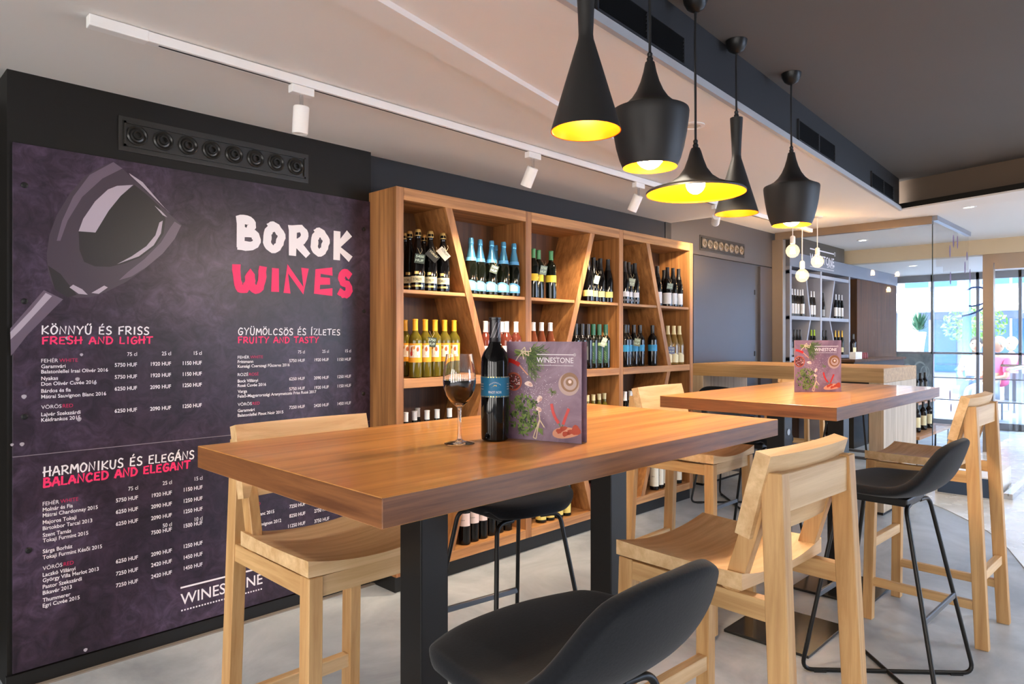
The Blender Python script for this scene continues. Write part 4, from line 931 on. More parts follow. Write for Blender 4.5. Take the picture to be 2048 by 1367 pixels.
# ================================================================== TABLES
TH = 1.025
def table(x0, label, plate_c):
    L = 1.470; y0, y1 = .897, 1.640; cx, cy = x0 + L / 2, (y0 + y1) / 2
    t = thing('bar_table', label, 'table', (cx, cy, 0))
    bm = bx((-L / 2, y0 - cy, TH - .050), (L / 2, y1 - cy, TH), .0012, 1)
    for f in bm.faces:
        n = f.normal; f.material_index = 0 if abs(n.z) > .6 else (2 if abs(n.x) > .6 else 1)
    bm.normal_update()
    for f in bm.faces:
        n = f.normal; f.material_index = 0 if abs(n.z) > .6 else (2 if abs(n.x) > .6 else 1)
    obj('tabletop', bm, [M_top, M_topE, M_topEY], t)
    for lx in (-.36, .36):
        obj('leg', bx((lx - .040, -.040, .012), (lx + .040, .040, TH - .056), .003), M_black2, t)
        obj('base_plate', bx((lx - .205, -.205, 0), (lx + .205, .158, .012), .002), mat('base_plate_gloss', (40, 37, 34), .16, spec=.6), t)
        obj('mount_plate', bx((lx - .12, -.12, TH - .056), (lx + .12, .12, TH - .050), .001, 1), M_black2, t)
    return t
ta = table(.622, 'tall walnut bar table carrying the wine glass and bottle', 0)
tb = table(2.597, 'tall walnut bar table farther along, carrying only a menu', 0)
bm = B(); lathe(bm, [(0, 0), (.014, 0), (.014, .0015), (0, .0015)], 20)
for v in bm.verts: v.co = Vector((-.36 + v.co.x, -.0405 - v.co.z, .868 + v.co.y))
obj('round_sticker', bm, mat('sticker', (206, 214, 222), .5), tb)

# ================================================================== WOODEN BAR STOOLS
def make_wood_stool(label, grp=None):
    t = thing('wooden_bar_stool', label, 'bar stool', (0, 0, 0), 0, grp)
    # saddle seat, curved from side to side
    bm = B(); nx, ny = 16, 8; top = []; bot = []
    for i in range(nx + 1):
        u = -1 + 2 * i / nx; r1 = []; r2 = []
        for j in range(ny + 1):
            v = j / ny; x = u * .200; y = -.155 + v * .345; z = .742 + .024 * u * u - .004 * math.sin(PI * v)
            r1.append(bm.verts.new((x, y, z))); r2.append(bm.verts.new((x, y, .724 + .005 * u * u)))
        top.append(r1); bot.append(r2)
    for i in range(nx):
        for j in range(ny):
            bm.faces.new((top[i][j], top[i + 1][j], top[i + 1][j + 1], top[i][j + 1])); bm.faces.new((bot[i][j], bot[i][j + 1], bot[i + 1][j + 1], bot[i + 1][j]))
    for i in range(nx):
        bm.faces.new((top[i][0], bot[i][0], bot[i + 1][0], top[i + 1][0])); bm.faces.new((top[i][ny], top[i + 1][ny], bot[i + 1][ny], bot[i][ny]))
    for j in range(ny):
        bm.faces.new((top[0][j], top[0][j + 1], bot[0][j + 1], bot[0][j])); bm.faces.new((top[nx][j], bot[nx][j], bot[nx][j + 1], top[nx][j + 1]))
    obj('seat', bm, M_oakX, t, True)
    for s in (-1, 1):
        bm = B(); bar(bm, (s * .192, .178, 0), (s * .178, .165, .724), .036, .042, (0, 1, 0)); bevel(bm, .002, 1); obj('front_leg', bm, M_oakZ, t)
        bm = B(); bar(bm, (s * .190, -.262, 0), (s * .174, -.216, .992), .036, .048, (0, 1, 0)); bevel(bm, .002, 1); obj('rear_leg', bm, M_oakZ, t)
        bm = B(); bar(bm, (s * .178, .165, .697), (s * .178, -.232, .697), .030, .046); bevel(bm, .0015, 1); obj('side_rail', bm, M_oakY, t)
        bm = B(); bar(bm, (s * .176, -.120, .716), (s * .170, -.196, .965), .028, .040, (0, 1, 0)); bevel(bm, .0015, 1); obj('back_brace', bm, M_oakZ, t)
        bm = B(); bar(bm, (s * .190, .175, .172), (s * .188, -.252, .172), .024, .036); bevel(bm, .0015, 1); obj('side_stretcher', bm, M_oakY, t)
    bm = B(); bar(bm, (-.165, .163, .697), (.165, .163, .697), .028, .046); obj('front_rail', bm, M_oakX, t)
    bm = B(); bar(bm, (-.175, .170, .345), (.175, .170, .345), .030, .042); bevel(bm, .002, 1); obj('footrest', bm, M_oakX, t)
    bm = B(); bar(bm, (-.175, -.246, .285), (.175, -.246, .285), .028, .040); bevel(bm, .002, 1); obj('rear_stretcher', bm, M_oakX, t)
    bm = B(); bar(bm, (-.158, -.220, .947), (.158, -.220, .947), .030, .084); bevel(bm, .002, 1); obj('top_rail', bm, M_oakX, t)
    # tilted, gently bowed back plank
    bm = B(); nx = 14; rows = [(.852, -.150), (.944, -.173), (1.036, -.199)]; F_, Bk = [], []
    for i in range(nx + 1):
        u = -1 + 2 * i / nx; cv = -.016 * (1 - u * u)
        F_.append([bm.verts.new((u * .200, y + .012 + cv, z)) for z, y in rows]); Bk.append([bm.verts.new((u * .200, y - .022 + cv * .9, z - .008)) for z, y in rows])
    for i in range(nx):
        for j in range(2):
            bm.faces.new((F_[i][j], F_[i + 1][j], F_[i + 1][j + 1], F_[i][j + 1])); bm.faces.new((Bk[i][j], Bk[i][j + 1], Bk[i + 1][j + 1], Bk[i + 1][j]))
        bm.faces.new((F_[i][2], F_[i + 1][2], Bk[i + 1][2], Bk[i][2])); bm.faces.new((F_[i][0], Bk[i][0], Bk[i + 1][0], F_[i + 1][0]))
    for j in range(2):
        bm.faces.new((F_[0][j], F_[0][j + 1], Bk[0][j + 1], Bk[0][j])); bm.faces.new((F_[nx][j], Bk[nx][j], Bk[nx][j + 1], F_[nx][j + 1]))
    obj('backrest', bm, M_oakX, t, True)
    return t
ws = make_wood_stool('oak bar stool pushed against the menu board side of the table')
ws.location = (.964, 1.575, .0145); ws.rotation_euler = (0, 0, PI)
dup(ws, (1.612, .826, 0), math.radians(-3), 'large oak bar stool in front, its slatted back towards the camera')
dup(ws, (3.555, .842, 0), math.radians(-2), 'oak bar stool nearest the street window, seen from its side')
dup(ws, (2.858, 1.612, .0145), PI + math.radians(1), 'oak bar stool between the shelf and the far table')
dup(ws, (6.45, 2.62, 0), math.radians(92), 'oak bar stool behind the oak counter, mostly hidden')

# ================================================================== BLACK UPHOLSTERED BAR STOOLS
def make_black_stool(label, grp=None):
    t = thing('black_bar_stool', label, 'bar stool', (0, 0, 0), 0, grp)
    # shell: profile from waterfall front to curved back, swept across
    prof = [(.205, .690), (.208, .708), (.197, .727), (.165, .739), (.10, .738), (.02, .730), (-.06, .727), (-.115, .735), (-.155, .757), (-.182, .790), (-.203, .838), (-.219, .886), (-.230, .924)]
    half = [.145, .168, .188, .206, .218, .226, .230, .229, .220, .204, .183, .160, .128]
    bm = B(); nu = 16; G = []
    for j, ((y, z), hw) in enumerate(zip(prof, half)):
        row = []; s = max(0, (j - 5) / 7)
        for i in range(nu + 1):
            u = -1 + 2 * i / nu; a = abs(u)
            x = hw * (u if True else 0)
            wrap = (.075 * s * (1 - .75 * max(0, (j - 8) / 4))) * a ** 2.2                          # back wraps forward at the sides
            wing = (.024 * math.exp(-((j - 6.5) / 2.4) ** 2) + .004) * a ** 3 - (.010 * a ** 2 if j < 3 else .004 * a ** 2 if j < 4 else 0)
            drop = (-.024 if j == 12 else -.013 if j == 11 else -.005 if j == 10 else 0) * a ** 3
            row.append(bm.verts.new((x, y + wrap - (.058, .056, .050, .036, .016, .004)[j] * a ** 3 if j < 6 else y + wrap, z + wing + drop)))
        G.append(row)
    for j in range(len(G) - 1):
        for i in range(nu): bm.faces.new((G[j][i], G[j][i + 1], G[j + 1][i + 1], G[j + 1][i]))
    o = obj('seat_shell', bm, M_fab, t, True)
    m = o.modifiers.new('thickness', 'SOLIDIFY'); m.thickness = .034; m.offset = -1.0; m.use_even_offset = True
    m = o.modifiers.new('smooth', 'SUBSURF'); m.levels = 1; m.render_levels = 2
    r = .0078; zs = .668
    feet = {(-1, 1): (-.222, .232), (1, 1): (.222, .232), (1, -1): (.222, -.232), (-1, -1): (-.222, -.232)}
    tops = {k: (k[0] * .135, k[1] * .115 + .01) for k in feet}
    for k, (fx, fy) in feet.items():
        tx, ty = tops[k]; bm = B()
        tube(bm, fillet([(tx * .45, ty * .9, zs), (tx, ty, zs), (fx, fy, r), (fx * .55, fy * .55, r)], .045, 7), r, 10); obj('leg', bm, M_black2, t, True)
    for a in ((-1, 1), (1, 1)):
        fx, fy = feet[a]; bm = B(); dz = 0 if a[0] < 0 else .0; tube(bm, [(fx * .56, fy * .56, r), (-fx * .56, -fy * .56, r)], r * .98, 10); obj('floor_brace', bm, M_black2, t, True)
    for s in (1, -1):
        k = .56; xx = tops[(1, s)][0] + (.222 - tops[(1, s)][0]) * k; yy = tops[(1, s)][1] + (s * .232 - tops[(1, s)][1]) * k; zz = zs + (r - zs) * k
        bm = B(); bar(bm, (-xx, yy, zz), (xx, yy, zz), .012, .022); bevel(bm, .003, 1); obj('footrest', bm, mat('footrest_steel', (96, 100, 106), .35, metal=.6), t)
    bm = B(); box(bm, (-.10, -.10, zs - .004), (.10, .11, zs + .026)); bevel(bm, .006, 2); obj('seat_mount', bm, M_black2, t)
    for k, (fx, fy) in feet.items():
        bm = B(); bar(bm, (fx * .86, fy * .86, .004), (fx * .72, fy * .72, .004), .020, .008); obj('glide', bm, M_black, t)
    return t
bs = make_black_stool('big dark velour bar stool in front, cut by the picture edge')
bs.location = (.938, .800, 0); bs.rotation_euler = (0, 0, math.radians(-2))
dup(bs, (1.705, 1.70, 0), PI - math.radians(8), 'dark velour bar stool tucked under the wine table, shelf side')
dup(bs, (2.862, .805, 0), math.radians(-2), 'dark velour bar stool at the far table between two oak stools')
dup(bs, (3.66, 1.72, .0145), PI, 'dark velour bar stool under the far table, counter side')
dup(bs, (4.98, 2.50, 0), math.radians(-90), 'dark velour bar stool at the shelf end of the oak counter')
dup(bs, (6.18, 2.02, 0), math.radians(90), 'dark velour bar stool behind the oak counter near its daylight-paled end')

# ================================================================== OAK COUNTER
ct = thing('oak_counter', 'thick oak portal counter with planked end paled as by daylight before the glass', 'counter', (5.80, 2.30, 0))
obj('counter_top', bx((-.42, -.765, .955), (.42, .765, 1.06), .003), M_cnX, ct)
for y0, y1 in ((-.765, -.665), (.665, .765)):
    obj('end_panel', bx((-.42, y0, .02), (.42, y1, .955), .003), M_cnZ, ct)
    obj('foot_strip', bx((-.41, y0 + .008, 0), (.41, y1 - .008, .02)), M_black2, ct)

# ================================================================== WINE GLASS, BOTTLE, MENUS ON THE TABLES
gl = thing('wine_glass', 'stemmed wine glass of red wine on the near table', 'wine glass', (*at_z(919, 887, TH).xy, TH))
outer = [(.036, .0006), (.0365, .002), (.030, .0042), (.012, .0072), (.0058, .011), (.0046, .018), (.0040, .045), (.0042, .075), (.0052, .086), (.012, .092), (.022, .101), (.031, .114), (.0375, .132), (.0395, .148), (.0385, .168), (.0355, .188), (.0318, .2135)]
inner = [(.0308, .2135), (.0345, .188), (.0374, .168), (.0383, .148), (.0363, .1325), (.0298, .1150), (.0205, .1025), (.010, .0945), (0, .0925)]
bm = B(); lathe(bm, [(0, .0006)] + outer + inner, 48); obj('glass', bm, clear_glass('crystal'), gl, True)
bm = B(); lathe(bm, [(0, .0930), (.0098, .0950), (.0203, .1030), (.0296, .1155), (.0361, .1330), (.0380, .1475), (.0381, .1520), (0, .1520)], 48); obj('red_wine', bm, mat('red_wine', (18, 2, 5), .03, spec=.5), gl, True)
def dec_main(t):
    r = .0351
    bm = B(); curved_text(bm, 'PINOT NOIR', r, .1175, .0062, -PI / 2, .033, bold=.004)
    vs, fs = text_polys('BALATONLELLEI', 0.0); x0 = min(v[0] for v in vs); x1 = max(v[0] for v in vs)
    bv = []
    for x, y in vs:
        u = (x - (x0 + x1) / 2) / (x1 - x0); a = -PI / 2 + u * .82; z = .1425 - .010 * (2 * u) ** 2 * .6 + y * .0042
        bv.append(bm.verts.new((r * math.cos(a), r * math.sin(a), z)))
    for f in fs:
        try: bm.faces.new([bv[i] for i in f])
        except ValueError: pass
    for s in (-1, 1):
        for k in range(3):
            for q in range(5):
                a0 = -PI / 2 + s * (.98 + q * .075); z = .139 - k * .0062
                bm.faces.new([bm.verts.new((r * math.cos(a), r * math.sin(a), zz)) for a, zz in ((a0, z), (a0 + .055, z), (a0 + .055, z + .0016), (a0, z + .0016))])
    obj('label_lettering', bm, white_l, t)
    bm = B()
    pts = [(-.30, .1315), (-.18, .1335), (-.10, .1355), (-.04, .1385), (.03, .1370), (.08, .1390), (.12, .1350), (.20, .1335), (.30, .1315)]
    bm.faces.new([bm.verts.new((r * math.cos(-PI / 2 + a), r * math.sin(-PI / 2 + a), z)) for a, z in pts]); obj('label_emblem', bm, mat('emblem_gold', (226, 200, 110), .5), t)
    bm = B()
    bm.free()
    for z in (.1085, .1555): bm = B(); lathe(bm, [(r - .0001, z), (r - .0001, z + .0025)], 40, a0=-PI / 2 - 1.55, a1=-PI / 2 + 1.55); obj('label_gold_border', bm, gold_w, t)
    bm = B()
    for k in range(9):
        for q in range(4):
            a = -PI / 2 + (q - 1.5) * .62 + k * .12; z = .252 + k * .0042
            bm.faces.new([bm.verts.new((.0142 * math.cos(x), .0142 * math.sin(x), y)) for x, y in ((a, z), (a + .26, z + .003), (a + .30, z + .0052), (a + .04, z + .0022))])
    obj('capsule_print', bm, mat('capsule_silver', (170, 160, 166), .4), t)
PROF['tall_bordeaux'] = [(r * .985, z) for r, z in PROF['bordeaux']]
mb = make_bottle('bordeaux', 'wine_bottle', 'open dark red wine bottle with blue label on the near table', 'bottle on the table', M_bk, mat('capsule_black', (28, 22, 26), .32), [(.108, .158, 1.55, mat('label_main_blue', (24, 116, 160), .5), 0)], cap_z=.242, n=48, decor=dec_main)
v = at_z(990, 879.5, TH); mb.location = (v.x, v.y, TH); mb.rotation_euler = (0, 0, math.atan2(-v.y, -v.x) + PI / 2); del mb['group']
# standing menu card
M_cov = concrete('menu_slate', (96, 72, 92), (124, 96, 116), (152, 126, 144), 9.0, .45)
GR = [mat('herb_%d' % i, c, .6) for i, c in enumerate(((62, 84, 36), (88, 112, 44), (116, 140, 62), (44, 62, 30)))]
M_chil = mat('chilli_red', (196, 34, 24), .4); M_garl = mat('garlic', (232, 206, 196), .6); M_garl2 = mat('garlic_shade', (206, 160, 150), .6); M_twine = mat('twine', (220, 200, 168), .7); M_salt = mat('salt', (220, 206, 216), .6)
M_terra = mat('bowl_terracotta', (172, 84, 56), .5); M_seeds = mat('bowl_seeds', (92, 40, 34), .6); M_wg = mat('print_glass', (176, 148, 140), .4); M_wg2 = mat('print_glass_wine', (130, 84, 40), .4); M_bread = mat('bread', (214, 150, 120), .6); M_tom = mat('tomato', (178, 60, 24), .5)
ART = GR + [M_chil, M_garl, M_garl2, M_twine, M_salt, M_terra, M_seeds, M_wg, M_wg2, M_bread, M_tom, mat('lime', (150, 170, 80), .6)]
def cover_art(bm, Wd, Ht, P):
    """food picture printed on the cover: P(u, v, layer) -> point, u to the right, v up, both in metres"""
    rnd = random.Random(5)
    def S(pts, w, mi, lay): # stroke
        for (a, b_) in zip(pts, pts[1:]):
            dx, dy = b_[0] - a[0], b_[1] - a[1]; l = math.hypot(dx, dy) or 1; nx, ny = -dy / l * w, dx / l * w
            f = bm.faces.new([bm.verts.new(P(*q, lay)) for q in ((a[0] + nx, a[1] + ny), (a[0] - nx, a[1] - ny), (b_[0] - nx, b_[1] - ny), (b_[0] + nx, b_[1] + ny))]); f.material_index = mi
    def E(cx, cy, rx, ry, mi, lay, rot=0, n=14, k=0):
        c, s = math.cos(rot), math.sin(rot)
        pts = []
        for i in range(n):
            a = 2 * PI * i / n; r_ = 1 + k * math.sin(3 * a + cx * 50); x, y = rx * math.cos(a) * r_, ry * math.sin(a) * r_; pts.append(P(cx + x * c - y * s, cy + x * s + y * c, lay))
        bm.faces.new([bm.verts.new(p) for p in pts]).material_index = mi
    X = lambda u: u * Wd; Yv = lambda v: (1 - v) * Ht
    def clip(p): return (min(max(p[0], .001), Wd - .001), min(max(p[1], .001), Ht - .001))
    # salt grains
    for _ in range(240):
        a = rnd.gauss(0, 1); b_ = rnd.gauss(0, 1); u, v = .42 + a * .16, .5 + b_ * .16
        if .02 < u < .97 and .05 < v < .95: E(X(u), Yv(v), .0007 + rnd.random() * .0006, .0007, 8, 1, n=5)
    # dill bunch: stems, then feathery sprays fanning down to the right
    for k in range(16):
        o = (X(.10 + rnd.random() * .1), Yv(.07 + rnd.random() * .08)); S([o, (X(.28 + rnd.random() * .05), Yv(.09 + rnd.random() * .07))], .0011, rnd.choice((1, 2, 15)), 2)
    for k in range(340):
        a = rnd.uniform(-1.35, .35); r0 = rnd.uniform(.0, .5); bx_, by_ = .28 + r0 * .55 * math.cos(a) * rnd.uniform(.4, 1), .11 - r0 * .62 * math.sin(a) * rnd.uniform(.5, 1)
        if not (.2 < bx_ < .58 and .05 < by_ < .46): continue
        p = (X(bx_), Yv(by_)); b2 = a + rnd.uniform(-.8, .8); q = (p[0] + .016 * math.cos(b2), p[1] + .016 * math.sin(b2)); S([clip(p), clip(q)], .00055, rnd.choice((0, 0, 1, 1, 2, 3)), 2 + rnd.randint(0, 2))
    for k in range(4): S([(X(.2), Yv(.1)), (X(.28 + .06 * math.cos(k)), Yv(.1 + .05 * math.sin(k * 2.1))), (X(.33 - .03 * k), Yv(.06 + .04 * k))], .0012, 7, 5)
    S([(X(.22), Yv(.11)), (X(.16), Yv(.16)), (X(.13), Yv(.2))], .0012, 7, 5)
    # dry chilli at the left
    S([(X(.02), Yv(.19)), (X(.08), Yv(.2)), (X(.14), Yv(.22)), (X(.18), Yv(.24))], .0052, 4, 3); S([(X(.18), Yv(.24)), (X(.25), Yv(.3)), (X(.3), Yv(.34))], .0016, 13, 3)
    # bowl of seasoning
    E(X(.10), Yv(.41), Wd * .115, Wd * .115, 9, 2, n=24); E(X(.10), Yv(.41), Wd * .095, Wd * .095, 10, 3, n=24)
    for _ in range(50):
        a = rnd.random() * 6.28; r_ = rnd.random() ** .5 * .085; E(X(.1) + r_ * Wd * math.cos(a), Yv(.41) + r_ * Wd * math.sin(a), .0016, .0012, rnd.choice((8, 8, 4, 5)), 4, n=5)
    # garlic cloves
    for u, v, r_, rt in ((.31, .43, 1, -.25), (.45, .58, .95, .9), (.44, .68, .9, -.5)):
        E(X(u), Yv(v), .0115 * r_, .0062 * r_, 5, 3, rt, k=.12); E(X(u) + .004, Yv(v) - .001, .0050 * r_, .0036 * r_, 6, 4, rt)
    # parsley
    for k in range(130):
        a = rnd.random() * 6.28; r_ = rnd.random() ** .6; u, v = .235 + r_ * .2 * math.cos(a), .73 + r_ * .215 * math.sin(a)
        if u < .02: continue
        m_ = rnd.choice((0, 1, 1, 2, 2, 3)); 
        for q in range(3): b2 = rnd.random() * 6.28; E(X(u) + .003 * math.cos(b2), Yv(v) + .003 * math.sin(b2), .0042, .0021, m_, 2 + rnd.randint(0, 3), b2, n=7, k=.25)
    for k in range(7): S([(X(.38), Yv(.86)), (X(.5), Yv(.88 + .01 * k))], .0007, 2, 3)
    S([(X(.44), Yv(.69)), (X(.46), Yv(.78)), (X(.40), Yv(.9)), (X(.37), Yv(.97)), (X(.41), Yv(.98)), (X(.43), Yv(.88)), (X(.46), Yv(.79)), (X(.52), Yv(.86))], .0013, 7, 5)
    # dill sprig
    for k in range(14): b2 = rnd.random() * 6.28; S([(X(.62), Yv(.5)), (X(.62) + .012 * math.cos(b2), Yv(.5) + .010 * math.sin(b2))], .0006, 1, 2)
    # glass of white wine seen from above
    E(X(.84), Yv(.42), Wd * .135, Wd * .135, 11, 2, n=28); E(X(.85), Yv(.40), Wd * .115, Wd * .115, 12, 3, n=28); E(X(.855), Yv(.41), Wd * .085, Wd * .08, 11, 4, n=24); E(X(.85), Yv(.40), Wd * .05, Wd * .045, 12, 5, n=20); E(X(.855), Yv(.395), Wd * .022, Wd * .022, 5, 6, n=14)
    # two chillies in a V
    S([(X(.615), Yv(.62)), (X(.63), Yv(.69)), (X(.665), Yv(.76)), (X(.71), Yv(.81))], .0038, 4, 3); S([(X(.84), Yv(.66)), (X(.80), Yv(.74)), (X(.765), Yv(.82))], .0036, 4, 3)
    S([(X(.71), Yv(.81)), (X(.73), Yv(.84))], .0012, 1, 4); S([(X(.765), Yv(.82)), (X(.75), Yv(.85))], .0012, 1, 4)
    # tomato bread
    E(X(.80), Yv(.90), Wd * .185, Ht * .055, 13, 2, .12, 20, .06); E(X(.93), Yv(.87), Wd * .06, Ht * .05, 14, 3, .1, 12, .15)
    for u, v in ((.72, .885), (.80, .91), (.86, .89), (.77, .86)): E(X(u), Yv(v), .010, .006, 14, 4, .3, 9, .2)
def menu(label, right_base, left_base, spread):
    a = Vector(left_base); b_ = Vector(right_base); d = (b_ - a); Wd = d.length; d.normalize(); n = Vector((d.y, -d.x, 0)); Ht = .243
    if n.dot(-a) < 0: n = -n
    t = thing('menu_card', label, 'menu', (a.x, a.y, TH))
    th = .0018
    def card(p, q, inn):
        bm = B(); e = (q - p).normalized(); nn = Vector((e.y, -e.x, 0)); vs = [(p, 0), (q, 0), (q + nn * th, 0), (p + nn * th, 0)]
        lo = [bm.verts.new((v.x, v.y, .0005)) for v, _ in vs]; hi = [bm.verts.new((v.x, v.y, Ht)) for v, _ in vs]
        bm.faces.new(lo); bm.faces.new(list(reversed(hi)))
        for i in range(4): bm.faces.new((lo[i], hi[i], hi[(i + 1) % 4], lo[(i + 1) % 4]))
        return bm
    p0 = Vector((0, 0, 0)); p1 = d * Wd
    cover = obj('front_cover', card(p0, p1, 0), M_cov, t)
    bk = p0 + Matrix.Rotation(spread, 3, 'Z') @ (d * Wd * 1.02)
    obj('back_cover', card(p0 + n * -.003, bk, 0), M_cov, t)
    for k in (.25, .5, .75):
        e = p0 + Matrix.Rotation(spread * k, 3, 'Z') @ (d * Wd * .965); bm = card(p0 - n * .0015, e, 0); obj('page', bm, mat('menu_page', (206, 186, 190), .6), t)
    off = th + .0004 if (Vector((d.y, -d.x, 0)).dot(n) > 0) else .0004
    def P(u, v, lay): w = d * u + n * (off + lay * .00012); return Vector((w.x, w.y, v))
    bm = B(); cover_art(bm, Wd, Ht, P); obj('food_picture', bm, ART, cover)
    bm = B(); o = P(Wd * .42, Ht * .79, 8); logo(bm, o, d, UP, Wd * .48, dots=True, bold=.008); obj('logo_lettering', bm, M_letter, cover)
    return t
r_ = at_z(1163.5, 887.5, TH); l_ = at_z(1014, 875.8, TH)
menu('standing menu card with herb picture behind the red wine bottle', r_, l_, .13)
r_ = at_z(1682, 783, TH); l_ = at_z(1589, 784, TH)
menu('standing menu card with herb picture on the far table', r_, l_, .10)

# ================================================================== GLASS PARTITION AND SHOP BEYOND
PX = 7.10
M_pane = pane_glass('partition_glass', (.985, .995, .995), ior=1.38); M_pane2 = pane_glass('clear_glass_low_gloss', (.985, .992, .995), ior=1.3)
ya, yb = PX / (ray(1865, 677)[0] / ray(1865, 677)[1]), 3.07
pt = thing('glass_partition', 'tall glass partition with bronze frame between the counter and shop', 'glass partition', (PX, yb, 0))
obj('header', bx((-.02, ya - yb, HZ - .075), (.04, 0, HZ - .001), .002), M_bronze, pt)
obj('post', bx((-.02, -.085, 0), (.05, .03, HZ - .075), .002), M_bronze, pt)
bm = B(); box(bm, (0, ya - yb, .01), (.010, -.085, HZ - .075)); obj('pane', bm, M_pane, pt)
bm = B(); box(bm, (-.001, ya - yb - .002, .01), (.011, ya - yb + .004, HZ - .04)); obj('polished_edge', bm, mat('glass_edge_dark', (26, 40, 40), .2), pt)
pe = thing('glass_end_panel', 'clear glass end panel with hanging chilli decals and grey top clamp', 'glass partition', (PX, ya - .02, 0)); LX = 1.34
bm = B(); box(bm, (0.012, -.005, .01), (LX, .005, HZ - .04)); obj('pane', bm, M_pane2, pe)
obj('top_clamp', bx((-.01, -.022, HZ - .045), (LX + .02, .022, HZ - .001), .003), mat('clamp_grey', (132, 138, 152), .35, metal=.5), pe)
bm = B(); rnd = random.Random(3)
for px, py, h in ((1907, 482, 26), (1915, 484, 27), (1900, 502, 26), (1934, 512, 18), (1930, 535, 26), (1940, 552, 30), (1901, 556, 26), (1900, 790, 22), (1902, 815, 18)):
    v = at_y(px, py, ya - .02 - .006); hh = h * (v.x * Fv[0] + v.y * Fv[1]) / FPX / 2; x = v.x - PX
    pts = [(x + .030 * math.sin(k * PI / 8) * (1 if k <= 8 else 1) , v.z + hh * math.cos(k * PI / 8)) for k in range(16)]
    bm.faces.new([bm.verts.new((p, -.0062, z)) for p, z in pts])
    bm.faces.new([bm.verts.new((x + a, -.0062, v.z + b_)) for a, b_ in ((-.001, hh), (.001, hh), (.006, hh + .06), (.004, hh + .06))])
obj('chilli_decal', bm, mat('decal_purple', (92, 70, 104), .6), pe)
# second, grey framed shelf
M_gfr = mat('grey_frame', (150, 152, 166), .5); M_wal = wood('walnut_back', (60, 36, 18), (98, 60, 30), 'Z', .75, 18, .04)
GY = 3.02; gx = lambda px: x_at(px, GY)
g2 = thing('shop_shelf', 'grey framed wine shelf with walnut back beyond the glass partition', 'shelf', (gx(1580), GY, 0)); ox = gx(1580)
def gpart(name, x0, x1, z0, z1, m=M_gfr, y0=0, y1=.25): return obj(name, bx((x0 - ox, y0, z0), (x1 - ox, y1, z1), .001, 1), m, g2)
for px in (1580, 1641, 1698): gpart('upright', gx(px), gx(px) + .045, .05, 2.06)
gt = gx(1698) + .045
for px in (1580, 1641, 1698): OBST.append((0, 2.1, gx(px) + .0225, gx(px) + .0225, .024))
for z in (.05, .58, 1.075, 1.525, 2.02): gpart('shelf_board', gx(1580), gt, z - .04, z, y0=.004)
gpart('back_panel', gx(1580), gt, .05, 2.06, M_wal, .25, .262)
for xa, xb in ((gx(1613), gx(1622)), (gx(1671), gx(1661))):
    for z0, z1, q0, q1 in ((1.525, 2.0, xb, xa), (1.075, 1.485, xa + (xa - xb) * .3, xb)):
        bm = B(); prism(bm, [(q0 - .014 - ox, z0), (q0 + .014 - ox, z0), (q1 + .014 - ox, z1), (q1 - .014 - ox, z1)], 'Y', .006, .24); obj('slanted_divider', bm, M_gfr, g2); OBST.append((z0, z1, q0, q1, .015))
b = make_bottle('slim', 'wine_bottle', 'x', 'g', M_bk, foil_white, [(.03, .14, 1.3, white_l, 0)], cap_z=.235, n=16)
row_of(b, 'white capped bottle in the far grey shelf', 'white capped bottles in the far shelf', [1584, 1589.5, 1595, 1600, 1605, 1610], 1.5255, 3.09, 'of the top row')
row_of(b, 'white capped bottle left of the grey upright', 'white capped bottles by the grey upright', [1622, 1627.5, 1633], 1.5255, 3.09, 'of their trio')
row_of(b, 'white capped bottle right of the slanted grey divider', 'white capped bottles past the divider', [1671.5, 1677.5, 1683.5, 1690], 1.5255, 3.09, 'of their four')
b = make_bottle('slim', 'wine_bottle', 'x', 'g', M_bk, foil_black, [(.02, .10, 1.3, mat('label_smoke', (150, 152, 160), .6), 0)], cap_z=.225, n=16)
row_of(b, 'black capped bottle in the narrow far compartment', 'black capped bottles in the far shelf', [1646.5, 1652.5], 1.5255, 3.09, 'of the pair')
row_of(b, 'black bottle in the second row of grey shelf', 'black bottles in the second far row', [1582.5, 1588.5, 1594.5, 1600.5], 1.0755, 3.09, 'of the row')
row_of(b, 'black bottle in the narrow second row compartment', 'black bottles in the narrow far compartment', [1646, 1652], 1.0755, 3.09, 'of the pair')
b = make_bottle('slim', 'wine_bottle', 'x', 'g', M_bg, mat('foil_lime', (170, 200, 40), .4), [(.06, .15, 1.3, white_l, 0)], cap_z=.235, n=16)
row_of(b, 'bottle with lime green cap in the far shelf', 'lime capped bottles', [1622.5, 1628.5], 1.0755, 3.09, 'of the pair')
b = make_bottle('slim', 'sparkling_wine_bottle', 'x', 'g', M_bg, mat('foil_gold', (206, 160, 70), .3, metal=.6), [(.03, .09, 1.3, cream, 0)], cap_z=.22, n=16)
row_of(b, 'gold foil sparkling bottle in the far shelf', 'gold foil bottles', [1670.5, 1677, 1684], 1.0755, 3.09, 'of the three')
